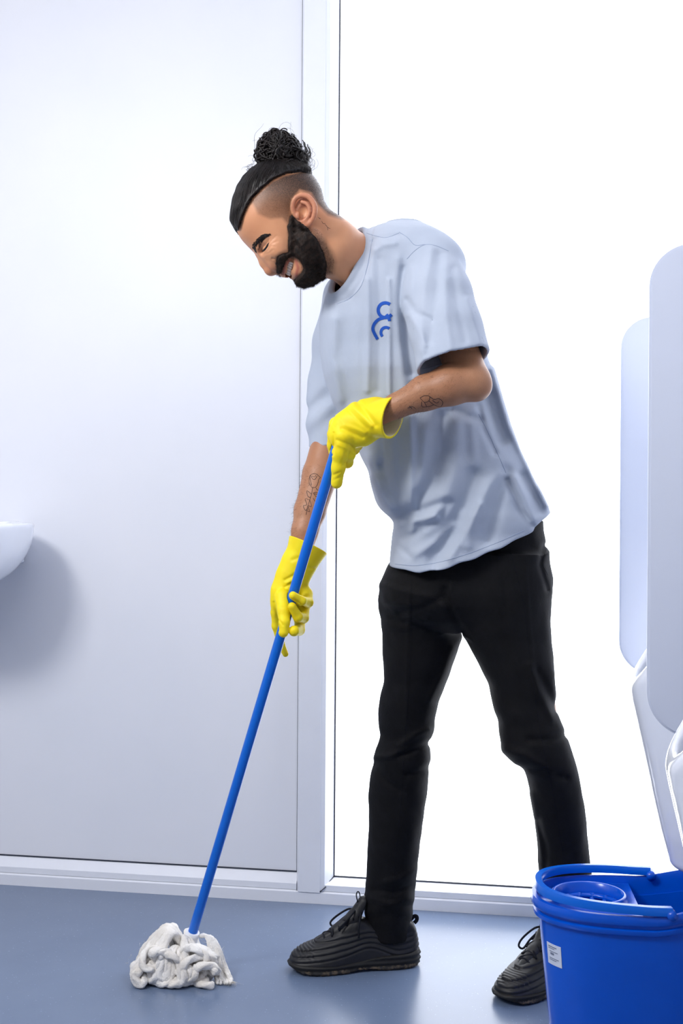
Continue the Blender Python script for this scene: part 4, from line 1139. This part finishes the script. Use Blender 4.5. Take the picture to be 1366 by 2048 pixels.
def shoe_sole(p):
    x, y, z = p[:, 0], np.abs(p[:, 1]), p[:, 2]
    w = np.interp(x, xs_, WIDs) + 0.0035
    top = np.interp(x, (0, 0.03, 0.09, 0.14, 0.2, 0.3), (0.040, 0.036, 0.034, 0.026, 0.020, 0.024))
    bot = np.interp(x, (-0.01, 0.01, 0.03, 0.085, 0.115, 0.15, 0.18, 0.245, 0.28, 0.31), (0.010, 0.003, 0.0, 0.0, 0.006, 0.006, 0.0, 0.0, 0.005, 0.016))
    f = smax(y - w, np.maximum(-x - 0.003, x - 0.308), 0.012)
    f = f + 0.0018 * np.cos(z * 520) * 0.7
    f = smax(f, z - top, 0.005); f = smax(f, bot - z, 0.004)
    return f + 0.0008 * (np.sin(x * 420) > 0.3) * (z < 0.010)
def place(V, heel, toe, side):
    """shoe-local vertices (x heel to toe, y outward, z up) -> room frame"""
    a = np.array((toe[0] - heel[0], toe[1] - heel[1], 0)); a /= np.linalg.norm(a)
    b = np.array((-a[1], a[0], 0)) * side
    V = np.asarray(V)
    cf = np.array((heel[0], heel[1], -H)) + V[:, :1] * a + V[:, 1:2] * b + V[:, 2:3] * np.array((0, 0, 1.0))
    return c2w(cf)
UP = nets(shoe_upper, (-.012, -.06, 0.0), (.318, .06, .14), 0.0019)
TG = nets(shoe_tongue, (.09, -.04, .03), (.27, .04, .19), 0.0022)
SO = nets(shoe_sole, (-.012, -.062, -.008), (.318, .062, .05), 0.0021)
def lace_paths():
    out = []
    rows = [(0.226, 0.076), (0.209, 0.087), (0.192, 0.099), (0.175, 0.111), (0.159, 0.122)]
    for i, (x, z) in enumerate(rows):
        s = 1 if i % 2 else -1
        x2, z2 = (rows[i + 1] if i < 4 else (x - 0.012, z + 0.008))
        out.append(smooth_curve([(x, -0.021 * s, z - 0.008), (x - 0.003, -0.012 * s, z + 0.003), ((x + x2) / 2, 0, (z + z2) / 2 + 0.003), (x2, 0.012 * s, z2 + 0.001), (x2, 0.021 * s, z2 - 0.008)], 12))
        out.append(smooth_curve([(x, -0.021, z - 0.006), (x, 0, z + 0.004), (x, 0.021, z - 0.006)], 9))
    K = (0.150, 0.0, 0.134)
    out.append(smooth_curve([K, (0.165, 0.02, 0.128), (0.190, 0.034, 0.108), (0.204, 0.034, 0.094), (0.198, 0.026, 0.088), (0.180, 0.022, 0.104), (0.160, 0.01, 0.124), K], 28))
    out.append(smooth_curve([K, (0.160, -0.02, 0.132), (0.182, -0.036, 0.116), (0.196, -0.034, 0.102), (0.186, -0.026, 0.102), (0.165, -0.012, 0.122), K], 28))
    out.append(smooth_curve([K, (0.140, 0.018, 0.142), (0.135, 0.030, 0.118), (0.138, 0.034, 0.094)], 16))
    out.append(smooth_curve([K, (0.142, -0.018, 0.130), (0.150, -0.036, 0.104), (0.15, -0.04, 0.08)], 16))
    out.append(smooth_curve([(0.149, -0.006, 0.130), (0.153, 0.004, 0.139), (0.146, 0.008, 0.134), (0.149, -0.006, 0.130)], 12))
    return out
def make_shoe(heel, toe, side, lab):
    up = child('shoe', mesh_np('shoe', place(UP[0], heel, toe, side), UP[1] if side > 0 else UP[1][:, ::-1]), m_shoe, None, lab)
    so_ = child('sole', mesh_np('sole', place(SO[0], heel, toe, side), SO[1] if side > 0 else SO[1][:, ::-1]), m_sole, up)
    so_.data.materials.append(m_dust)
    zc = SO[0][SO[1]].mean(1)[:, 2]; so_.data.polygons.foreach_set('material_index', (zc < 0.011).astype(np.int32))
    child('tongue', mesh_np('tongue', place(TG[0], heel, toe, side), TG[1] if side > 0 else TG[1][:, ::-1]), m_shoe, up)
    g = Buf()
    for pth in lace_paths(): g.tube(place(pth, heel, toe, side), 0.0024, 7)
    child('laces', g.mesh('laces'), m_lace, up)
    g = Buf(); g.tube(place(smooth_curve([(0.146, -0.004, 0.150), (0.150, -0.006, 0.168), (0.146, 0, 0.174), (0.140, 0.006, 0.168), (0.138, 0.004, 0.148)], 16), heel, toe, side), 0.0014, 6)
    child('tongue_loop', g.mesh('tongue_loop'), m_lace, up)
    g = Buf(); g.tube(place(smooth_curve([(0.018, 0, 0.103), (0.010, 0, 0.110), (0.004, 0, 0.108), (0.004, 0, 0.100), (0.010, 0, 0.094)], 14), heel, toe, side), 0.0016, 8, flat=3.0)
    child('pull_tab', g.mesh('pull_tab'), m_lace, up)
    return up
fh, ft = P(836, 1930, 2.883), P(574, 1940, 2.828)
make_shoe(fh, ft, -1, 'black lace-up sneaker of the front foot, seen from its side')
nt = P(1001, 1990, 2.645); th_ = math.radians(42)
nh = nt + np.array((math.cos(th_) * 0.305, math.sin(th_) * 0.305, 0))
make_shoe(nh, nt, -1, 'black lace-up sneaker of the rear foot, half behind the bucket')
# socks between trouser leg and shoe
for heel, toe, topc in ((fh, ft, P(783, 1800, 2.885)), (nh, nt, P(1132, 1830, 2.775))):
    a = (toe - heel); a[2] = 0; a /= np.linalg.norm(a)
    base = heel + a * 0.075; base[2] = -H + 0.06
    top = topc.copy()
    g = Buf(); g.tube(c2w(np.array([base - (0, 0, .02), base, base + (0, 0, .03), (base + top) / 2 + a * 0.004, top])), [0.026, 0.034, 0.036, 0.035, 0.034], 24)
    child('sock', g.mesh('sock'), m_lace)
# ------------------------------------------------------------------ hair, beard, brows
m_hair = Mat('black_hair'); m_hair.set(Roughness=0.52, Specular_IOR_Level=0.4)
m_hair.l(m_hair.ramp(m_hair.noise(60, 3), [(0.3, srgb(15, 12, 12)), (0.7, srgb(30, 22, 20))]), m_hair.b.inputs['Base Color']); m_hair = m_hair.m
m_beard = Mat('dark_beard'); m_beard.set(Roughness=0.7, Specular_IOR_Level=0.25)
m_beard.l(m_beard.ramp(m_beard.noise(120, 4), [(0.3, srgb(18, 14, 13)), (0.7, srgb(50, 36, 29))]), m_beard.b.inputs['Base Color']); m_beard = m_beard.m
hrng = np.random.RandomState(11)
HAIRP = [(476, 461), (464, 448), (436, 420), (446, 330), (500, 280), (640, 290), (652, 352), (630, 345), (600, 341), (572, 346), (545, 358), (521, 378), (503, 396), (494, 412), (485, 432)]
def mid_px(p):
    """photo pixel of the point moved to the middle plane of the head (both sides get the same outline)"""
    q = p.copy(); q[:, 0] = p[:, 0]; q[:, 1] = HD
    # near side: keep the true pixel; far side: mirror it
    m = p.copy(); far = p[:, 1] > HD; m[far, 1] = 2 * HD - p[far, 1]
    return to_px(m)
def hair_f(p):
    px, py = mid_px(p)
    sd = poly_sd(px, py, HAIRP)
    k = np.clip(0.5 - sd / np.interp(px, (560, 620), (7.0, 22.0)), 0, 1); k = k * k * (3 - 2 * k)
    th = np.arctan2(py - 322, px - 566)
    gr = np.sin(th * 46 + 1.4 * np.sin(th * 9) + fnoise(p, 90, 8) * 1.4)
    t = -4 + 12.0 * k + 0.45 * gr * k
    return head_base(p) - hr(t)
def head_base(p):
    f = ell(p, hp(561, 412), (hr(88), hr(74), hr(84)), rotxz(34))
    f = smin(f, ell(p, hp(524, 447), (hr(50), hr(56), hr(52))), hr(24))
    return f
hc, HV, HQ = sdf_obj('hair', hair_f, P(440, 480, HD) - (0, .10, 0), P(670, 300, HD) + (0, .10, 0), 0.0016, m_hair, None, label='long black hair combed back tightly to the knot')
hc.parent = person; shift(hc.data, person_loc)
hair_bvh = BVHTree.FromPolygons(HV.tolist(), HQ.tolist())
KNOT = hp(563, 318, 0)
def strands(n, step=0.0045, S=22):
    pts, nr = samples(HV, HQ, lambda c: (c[:, 1] < HD + 0.05), n, hrng)
    out = []
    for q in pts:
        path = []
        q = q.copy(); lift = 0.0006 + 0.0012 * hrng.rand(); wb = hrng.normal(size=3) * 0.05
        for i in range(S):
            loc, nn, _, _ = hair_bvh.find_nearest(Vector(q)); loc = np.array(loc); nn = np.array(nn)
            path.append(loc + nn * lift)
            d = KNOT - loc; L = np.linalg.norm(d)
            if L < 0.03: break
            d = d / L + wb; d -= nn * d.dot(nn); d /= np.linalg.norm(d) + 1e-9
            q = loc + d * step
        if len(path) > 4:
            path = np.array(path); t = np.linspace(0, len(path) - 1, S); i0 = np.floor(t).astype(int).clip(0, len(path) - 2)
            out.append(path[i0] + (path[i0 + 1] - path[i0]) * (t - i0)[:, None])
    return np.array(out)
sp = strands(3000)
o = link('hair_strands', shift(hair_mesh('hair_strands', c2w(sp), 0.00055, 0.0003), person_loc), m_hair, hc); o['kind'] = 'stuff'
# knot
BALLS = [((553, 296, 4), 33), ((532, 306, 10), 23), ((580, 306, 6), 25), ((556, 279, 0), 20), ((545, 300, -22), 24), ((572, 300, -20), 24), ((558, 305, 26), 22), ((600, 322, 8), 18), ((562, 326, 0), 34)]
def knot_f(p):
    f = None
    for c, r in BALLS:
        g = sph(p, hp(*c), hr(r * (0.9 if c[1] < 320 else 0.8))); f = g if f is None else smin(f, g, hr(7))
    a = p * 150
    return f - 0.0016 * np.sin(a[:, 0] * 2.2 + 3 * np.sin(a[:, 2] * 0.9)) - 0.0015 * fnoise(p, 260, 21)
kb, KV, KQ = sdf_obj('hair_knot', knot_f, P(485, 365, HD) - (0, .07, 0), P(635, 250, HD) + (0, .07, 0), 0.0016, m_hair, None, label='curly black hair knot on top of the head')
kb.parent = person; shift(kb.data, person_loc)
def curls(n, lenr, amp, turns, r0, lift, S=40, mask=None, fly=0.0):
    pts, nr = samples(KV, KQ, mask or (lambda c: c[:, 2] > hp(0, 345)[2]), n, hrng)
    out = []
    cen = hp(558, 306, 0)
    for q, nn in zip(pts, nr):
        nn = (q - cen); nn /= np.linalg.norm(nn)
        t = np.cross(nn, hrng.normal(size=3)); t /= np.linalg.norm(t); b = np.cross(nn, t)
        L = hrng.uniform(*lenr); R = np.linalg.norm(q - cen)
        u = np.linspace(0, 1, S); an = u * L / R
        base = cen + (R + lift) * (np.cos(an)[:, None] * nn + np.sin(an)[:, None] * t)
        rad = base - cen; rad /= np.linalg.norm(rad, axis=1)[:, None]
        ph = u * turns * 2 * math.pi * hrng.uniform(.7, 1.3) + hrng.rand() * 6
        a = amp * hrng.uniform(.5, 1.3)
        out.append(base + rad * (a * np.cos(ph) + fly * u * u * hrng.rand())[:, None] + b * (a * np.sin(ph))[:, None])
    return np.array(out)
cu = np.concatenate([curls(560, (.025, .055), 0.0022, 1.5, 0, -0.0012), curls(90, (.02, .045), 0.0042, 1.6, 0, -0.001)])
o = link('curls', shift(hair_mesh('curls', c2w(cu), 0.0023, 0.0012), person_loc), m_hair, kb); o['kind'] = 'stuff'
ff = curls(45, (.02, .05), 0.005, 1.6, 0, 0.004, fly=0.02)
# loose ringlets behind the knot and at its foot
rg = []
for i in range(46):
    c = hp(596 + 22 * hrng.rand(), 300 + 40 * hrng.rand(), hrng.uniform(-30, 40)); u = np.linspace(0, 1, 40)
    a = hr(5 + 6 * hrng.rand()); ph = hrng.rand() * 6 + u * 7.5 * hrng.uniform(.7, 1.4); d = hrng.normal(size=3) * hr(7); d[1] *= 1.5
    rg.append(c + np.stack([a * np.cos(ph), a * 0.5 * np.sin(ph * .7), a * np.sin(ph)], 1) + u[:, None] * d)
for i in range(10):
    c = hp(497 + 14 * hrng.rand(), 330 + 10 * hrng.rand(), hrng.uniform(-20, 30)); u = np.linspace(0, 1, 40)
    a = hr(3 + 5 * hrng.rand()); ph = hrng.rand() * 6 + u * 6
    rg.append(c + np.stack([a * np.cos(ph), a * 0.5 * np.sin(ph), a * np.sin(ph)], 1) + u[:, None] * hrng.normal(size=3) * hr(6))
o = link('stray_curls', shift(hair_mesh('stray_curls', c2w(np.concatenate([ff, np.array(rg)])), 0.00045, 0.00015), person_loc), m_hair, kb); o['kind'] = 'stuff'

# beard: the jaw surface thickened inside the beard outline
BP = [(588, 428), (579, 430), (575, 452), (577, 482), (577, 505), (566, 507), (555, 512), (551, 527), (553, 546), (560, 548), (566, 536), (571, 522), (580, 512), (590, 511), (602, 522), (609, 536), (604, 547),
      (596, 556), (588, 561), (588, 590), (618, 602), (641, 574), (650, 548), (652, 528), (646, 505), (634, 478), (612, 452), (596, 440)]
def beard_f(p):
    px, py = mid_px(p)
    sd = poly_sd(px, py, BP)
    k = np.clip(0.5 - sd / 9.0, 0, 1)
    thick = np.interp(py - 0.2 * (px - 600), (430, 470, 520, 560), (1.5, 4.5, 7.0, 6.5)) * np.interp(px, (560, 578, 600), (0.55, 0.8, 1.0))
    t = -3.5 + (3.5 + thick) * k + 1.3 * fnoise(p, 330, 31) * k + 0.7 * fnoise(p, 800, 32) * k
    b = smin(headneck(p), sph(p, hp(615, 550, 0), hr(17)), hr(14))
    return b - hr(t)
be, BV_, BQ_ = sdf_obj('beard', beard_f, P(540, 605, HD) - (0, .085, 0), P(675, 420, HD) + (0, .085, 0), 0.0017, m_beard, None, label='full black beard with moustache')
be.parent = person; shift(be.data, person_loc)
def fuzz(V, Q, mask, n, length, r0, comb, S=6, lift=-0.0005, nmix=0.55, jit=0.35):
    pts, nr = samples(V, Q, mask, n, hrng)
    d = nr * nmix + np.asarray(comb) * (1 - nmix) + hrng.normal(size=(n, 3)) * jit
    d /= np.linalg.norm(d, axis=1)[:, None]
    bend = hrng.normal(size=(n, 3)) * 0.45 + np.asarray(comb) * 0.3
    u = np.linspace(0, 1, S)[None, :, None]; L = (length * hrng.uniform(.5, 1.15, n))[:, None, None]
    return pts[:, None] + nr[:, None] * lift + (d[:, None] * u + bend[:, None] * u * u * 0.5) * L
def bmask(c):
    px, py = mid_px(c); return (poly_sd(px, py, BP) < 3) & (c[:, 1] < HD + 0.03)
bz = fuzz(BV_, BQ_, bmask, 9000, 0.0040, 0, (0.35, 0, -0.9), nmix=0.35, jit=0.3)
o = link('beard_hairs', shift(hair_mesh('beard_hairs', c2w(bz), 0.0002, 0.00004), person_loc), m_beard, be); o['kind'] = 'stuff'
# short neck stubble and shaved-side stubble as fine hairs
def nmask(c):
    px, py = to_px(c); return ((poly_sd(px, py, NECKFADE) < -1) | (poly_sd(px, py, [(600, 445), (640, 462), (668, 520), (650, 545), (620, 480)]) < 0)) & (c[:, 1] < HD)
nz = fuzz(V1, Q1, nmask, 1300, 0.0042, 0, (0.3, 0, -0.8), S=4)
def smask(c):
    px, py = to_px(c); sd = poly_sd(px, py, SHAVE)
    return (sd < -3) & (c[:, 1] < HD)
sz = fuzz(V1, Q1, smask, 5000, 0.0019, 0, (0.3, 0, -0.5), S=4, nmix=0.5)
o = link('stubble', shift(hair_mesh('stubble', c2w(np.concatenate([nz, sz])), 0.00014, 0.00004), person_loc), m_beard, body_obj); o['kind'] = 'stuff'
# eyebrows
def near_surface(x, y, l):
    """closest skin point to a head position, in camera frame"""
    q = c2w(hp(x, y, l)); h = body_bvh.find_nearest(Vector(q)); return w2c(np.array(h[0])), w2c(np.array(h[0]) + np.array(h[1])) - w2c(np.array(h[0]))
for s in (1, -1):
    line = smooth_curve([(507, 503, 20), (511, 493, 28), (520, 481, 40), (529, 473, 50), (538, 470, 58)], 60)
    pa = []
    for k in range(900):
        t = hrng.rand() ** 0.9; i = min(58, int(t * 59)); c = line[i]; dr = line[i + 1] - line[i]
        wdt = np.interp(t, (0, .25, .7, 1), (8.0, 8.0, 5.5, 2.0)); off = hrng.uniform(-1, 1) * wdt
        nx, ny = -dr[1], dr[0]; m = math.hypot(nx, ny) + 1e-6
        a, na = near_surface(c[0] + nx / m * off, c[1] + ny / m * off, c[2] * s)
        up = np.interp(t, (0, 1), (0.5, -0.1))
        j = min(59, i + 5); e = line[j]
        b, nb = near_surface(e[0] - nx / m * (off * .9), e[1] - ny / m * (0) + off * .6, e[2] * s)
        d = (b - a); d /= np.linalg.norm(d) + 1e-9
        u = np.linspace(0, 1, 5)[:, None]; L = 0.006 * hrng.uniform(.6, 1.1)
        pa.append(a + na * 0.0003 + d * u * L + na * (0.0012 * np.sin(u * 2.6)))
    o = link('eyebrow', shift(hair_mesh('eyebrow', c2w(np.array(pa)), 0.0004, 0.0001), person_loc), m_hair, body_obj)
    # lash line lying in the narrow slit of the laughing eye
    pe = []
    for x, y in ((525, 503), (529, 499.5), (532, 496), (535, 491.5), (538, 485.5)):
        q, nn = ray_surface(body_bvh, x, y); q = w2c(q)
        if s < 0: q[1] = 2 * HD - q[1]
        pe.append(q)
    g = Buf(); g.tube(c2w(smooth_curve(pe, 14)), [0.0008, 0.0016] + [0.0022] * 10 + [0.0016, 0.0008], 8)
    child('eyelashes', g.mesh('eyelashes'), m_hair, body_obj)

# ------------------------------------------------------------------ tattoos: thin ink lines laid on the skin
m_ink = simple('tattoo_ink', srgb(58, 46, 46), 0.6, 0.2)
def tattoo(lines, r, zf, lab):
    g = Buf()
    for l in lines: surface_line(g, body_bvh, [zf(*q) for q in l], r, lift=-r * 0.55, sides=5)
    if g.v: child('tattoo', g.mesh('tattoo'), m_ink, body_obj, lab)
z2 = lambda x, y: (520 + x / 4.269, 740 + y / 4.269)
tattoo([[(440, 1000), (420, 960), (425, 910), (445, 888), (480, 888), (500, 905), (515, 920), (500, 935), (492, 975), (470, 1003), (440, 1000)], [(432, 900), (450, 930), (470, 935), (488, 905)], [(445, 905), (462, 915), (478, 900)], [(425, 905), (440, 985)],
        [(450, 1005), (440, 1060), (425, 1110), (405, 1180), (395, 1235)], [(440, 1060), (400, 1030), (408, 1075), (430, 1090)], [(425, 1110), (385, 1100), (400, 1150), (370, 1160), (390, 1200), (405, 1180)], [(425, 1110), (440, 1165), (410, 1160), (425, 1210), (400, 1200)],
        [(478, 1005), (490, 1025), (528, 1028)], [(455, 1050), (480, 1045), (500, 1055), (525, 1060), (510, 1080), (480, 1082), (455, 1050)], [(460, 1058), (520, 1066)], [(455, 1095), (470, 1120), (500, 1122), (515, 1110)], [(555, 935), (568, 925)], [(536, 962), (542, 950)]],
       0.0008, z2, 'thin line tattoo of a rose and lips on the far forearm')
z4 = lambda x, y: (600 + x / 3.415, 440 + y / 3.415)
tattoo([[(820, 1215), (850, 1200), (885, 1205), (880, 1235), (850, 1245), (820, 1215)], [(885, 1205), (915, 1225), (950, 1220), (975, 1245), (960, 1275), (915, 1262), (880, 1235)], [(850, 1245), (870, 1275), (915, 1262)], [(830, 1240), (835, 1275), (870, 1275)], [(735, 1285), (770, 1275), (790, 1290)], [(745, 1270), (765, 1290)], [(905, 1230), (930, 1250), (950, 1240)]],
       0.0009, z4, 'small line tattoo on the near forearm')
z1 = lambda x, y: (430 + x / 3.903, 240 + y / 3.903)
tattoo([[(805, 760), (825, 775), (815, 765)], [(833, 790), (845, 810), (862, 808)], [(860, 815), (880, 840), (880, 860)], [(880, 840), (900, 848)]], 0.0006, z1, 'tiny dark tattoo marks on the neck')
# arm hair
def amask(c):
    px, py = to_px(c)
    return ((px > 775) & (px < 925) & (py > 735) & (py < 835) & (c[:, 1] < 2.43) & (py < 700 + (960 - px) * 0.75 + 45)) | ((px > 575) & (px < 680) & (py > 930) & (py < 1075) & (c[:, 1] < 2.72))
az = fuzz(V2, Q2, amask, 1500, 0.0075, 0, (-0.6, 0, -0.5), S=5, nmix=0.25, jit=0.25)
o = link('arm_hair', shift(hair_mesh('arm_hair', c2w(az), 0.00014, 0.00004), person_loc), m_hair, body_obj); o['kind'] = 'stuff'
# ------------------------------------------------------------------ mop
m_handle = simple('blue_handle_coating', srgb(0, 104, 212), 0.3, 0.5, 0.03, 8)
m_socket = simple('white_socket_plastic', srgb(232, 234, 240), 0.35)
m_yarn = Mat('cotton_yarn'); m_yarn.set(Roughness=0.95, Specular_IOR_Level=0.1, Sheen_Weight=0.2)
m_yarn.l(m_yarn.ramp(m_yarn.noise(18, 4), [(0.35, srgb(243, 241, 238)), (0.68, srgb(226, 220, 212))]), m_yarn.b.inputs['Base Color'])
m_yarn.bump(m_yarn.noise(260, 5), 0.7, 0.003); m_yarn = m_yarn.m
ax = HBT - HT; ax /= np.linalg.norm(ax)
mop_loc = c2w(np.array((P(352, 1940, 2.79)[0], 2.79, -H)))
mop = thing('mop', 'blue-handled mop with white cotton cords, resting on the blue floor', 'mop', tuple(mop_loc))
def mpart(name, g, mat, parent=None, label=None): return link(name, shift(g.mesh(name), mop_loc), mat, parent or mop, label)
g = Buf(); top = HT - ax * 0.03
g.tube(c2w(np.array([top, top + ax * 0.004, HT, (HT + HBT) / 2, HBT, HBT + ax * 0.03])), [0.009, 0.0109, 0.0109, 0.0109, 0.0109, 0.0109], 28)
mpart('handle', g, m_handle, None, 'long straight blue handle')
g = Buf()
sk = HBT + ax * 0.0
prof = [(-0.0045, 0.0128), (-0.0035, 0.0158), (0.004, 0.0162), (0.02, 0.0168), (0.045, 0.022), (0.055, 0.030), (0.062, 0.030)]
g.tube(c2w(np.array([sk + ax * a for a, r in prof])), [r for a, r in prof], 28)
mpart('socket', g, m_socket, None, 'white plastic socket')
SB = sk + ax * 0.045
rng = np.random.RandomState(4)
def cord(path, r, tw=260.0, lobes=3, depth=0.2, sides=12):
    path = np.asarray(path); n = len(path)
    seg = np.concatenate([[0], np.cumsum(np.linalg.norm(np.diff(path, axis=0), axis=1))])
    T = np.gradient(path, axis=0); T /= np.linalg.norm(T, axis=1)[:, None]
    N = np.cross(T[0], (0.2, 0.3, 1)); N /= np.linalg.norm(N); V = []
    a = np.arange(sides) * 2 * math.pi / sides
    lump = 1 + 0.10 * np.sin(seg * 90 + rng.rand() * 6)
    for i in range(n):
        N = N - T[i] * N.dot(T[i]); N /= np.linalg.norm(N); B = np.cross(T[i], N)
        rr = r * lump[i] * (1 + depth * np.cos(lobes * (a + seg[i] * tw / lobes))) * (1 if 0 < i < n - 1 else 0.6)
        V.append(path[i] + rr[:, None] * (np.cos(a)[:, None] * N + np.sin(a)[:, None] * B))
    Fc = [(i * sides + k, i * sides + (k + 1) % sides, (i + 1) * sides + (k + 1) % sides, (i + 1) * sides + k) for i in range(n - 1) for k in range(sides)]
    Fc += [tuple(range(sides - 1, -1, -1)), tuple(range((n - 1) * sides, n * sides))]
    return np.concatenate(V), Fc
def put_cord(ctrl, r, n=40, **kw):
    c = smooth_curve(ctrl, n)
    c[:, 2] = np.maximum(c[:, 2], -H + r * 1.05)
    V, Fc = cord(c, r, **kw); V[:, 2] = np.maximum(V[:, 2], -H + 0.0005)
    g = Buf(); g.add(c2w(V), Fc)
    link('yarn_cord', shift(g.mesh('yarn_cord'), mop_loc), m_yarn, mop)
def G(px, py_h, d, z):
    """photo column at depth d, at height z above the floor"""
    q = P(px, 1900, d); return np.array((q[0], d, -H + z))
CX = P(350, 1930, 2.79)[0]
# long cords falling all round from the socket
for i in range(46):
    a = rng.rand() * 2 * math.pi if i > 20 else math.radians(150 + rng.rand() * 160)
    ca, sa = math.cos(a), math.sin(a)
    ext = (0.080 if ca < 0 else 0.05) * (0.9 + 0.25 * rng.rand()); exd = 0.062 * (0.85 + 0.3 * rng.rand())
    c0 = np.array((CX + 0.008, 2.79, -H))
    h0 = (0.096 if ca < -0.35 else 0.084 if ca > 0.5 else 0.060) + 0.010 * rng.rand()
    sx = SB[0] * 0.75 + c0[0] * 0.25
    pts = [np.array((sx + 0.008 * ca, 2.79 + 0.008 * sa, -H + h0 - 0.035)),
           np.array((c0[0] * .6 + sx * .4 + ext * 0.40 * ca, 2.79 + exd * 0.45 * sa, -H + h0 + 0.004)),
           np.array((c0[0] + ext * 0.85 * ca, 2.79 + exd * 0.9 * sa, -H + 0.055 + 0.015 * rng.rand())),
           np.array((c0[0] + ext * 1.08 * ca, 2.79 + exd * 1.15 * sa, -H + 0.02))]
    b = a + (0.5 + 0.6 * rng.rand()) * (1 if rng.rand() > 0.5 else -1)
    pts.append(np.array((c0[0] + ext * 1.0 * math.cos(b), 2.79 + exd * 1.05 * math.sin(b), -H + 0.010)))
    pts.append(np.array((c0[0] + ext * 0.85 * math.cos(b + .3), 2.79 + exd * 0.9 * math.sin(b + .3), -H + 0.022)))
    put_cord(pts, 0.0062 + 0.0022 * rng.rand(), 44, tw=200)
# tangled loops lying on the front of the clump
for i in range(26):
    cxp = 300 + 120 * rng.rand(); u = (cxp - 350) / 100
    cen = G(cxp, 0, 2.735 + 0.03 * rng.rand(), 0.018 + 0.055 * rng.rand() * (1 - u * u))
    a0 = rng.rand() * 6.28; rr = 0.014 + 0.014 * rng.rand()
    pts = [cen + np.array((rr * math.cos(a0 + t), 0.012 * math.sin(t * 1.3 + i) - 0.002 * t, rr * 0.9 * math.sin(a0 + t))) for t in np.linspace(0, 5.0, 7)]
    put_cord(pts, 0.0066 + 0.0028 * rng.rand(), 34, tw=180)
# lump thrown out at the left
for i in range(12):
    s = rng.rand()
    pts = [G(322, 0, 2.78, 0.088 + .01 * rng.rand()), G(296 + 8 * s, 0, 2.765 + .02 * s, 0.066 + 0.012 * rng.rand()), G(276 + 6 * rng.rand(), 0, 2.75 + 0.05 * (s - .5), 0.036 + 0.01 * rng.rand()), G(266 + 6 * rng.rand(), 0, 2.75 + 0.06 * (s - .5), 0.018 + .01 * rng.rand()),
           G(276 + 10 * rng.rand(), 0, 2.745 + 0.06 * (s - .5), 0.009), G(292, 0, 2.745 + 0.06 * (s - .5), 0.012 + 0.02 * rng.rand())]
    put_cord(pts, 0.0066 + 0.002 * rng.rand(), 34, tw=190)
# straight frayed tassel falling to the right
for i in range(16):
    s = i / 15
    pts = [G(398, 0, 2.79, 0.092), G(411 + 13 * s, 0, 2.785, 0.094 - 0.004 * s), G(420 + 20 * s, 0, 2.775, 0.068), G(427 + 23 * s, 0, 2.765 + 0.01 * rng.rand(), 0.034), G(431 + 30 * s, 0, 2.755 + 0.02 * rng.rand(), 0.010 + 0.004 * rng.rand()), G(436 + 28 * s + 3 * rng.rand(), 0, 2.735 + 0.02 * rng.rand(), 0.004)]
    put_cord(pts, 0.0032 + 0.0008 * rng.rand(), 36, tw=420)
# loose cotton fibres
N = 350
base = np.array([CX, 2.775, -H + 0.045]) + rng.normal(size=(N, 3)) * np.array((0.036, 0.020, 0.016))
dirv = rng.normal(size=(N, 3)); dirv /= np.linalg.norm(dirv, axis=1)[:, None]
t = np.linspace(0, 1, 6)[None, :, None]
pa = base[:, None] + dirv[:, None] * t * 0.010 + rng.normal(size=(N, 1, 3)) * 0.006 * t * t
tipx = np.array([G(448 + 20 * rng.rand(), 0, 2.745, 0.006) for _ in range(160)])
p2 = tipx[:, None] + (rng.normal(size=(160, 1, 3)) * (0.6, 0.6, 0.15) + (0.3, -0.8, 0)) * t * 0.012
pa = np.concatenate([pa, p2]); pa[..., 2] = np.maximum(pa[..., 2], -H + 0.001)
o = link('loose_fibres', shift(hair_mesh('loose_fibres', c2w(pa), 0.0004), mop_loc), m_yarn, mop); o['kind'] = 'stuff'
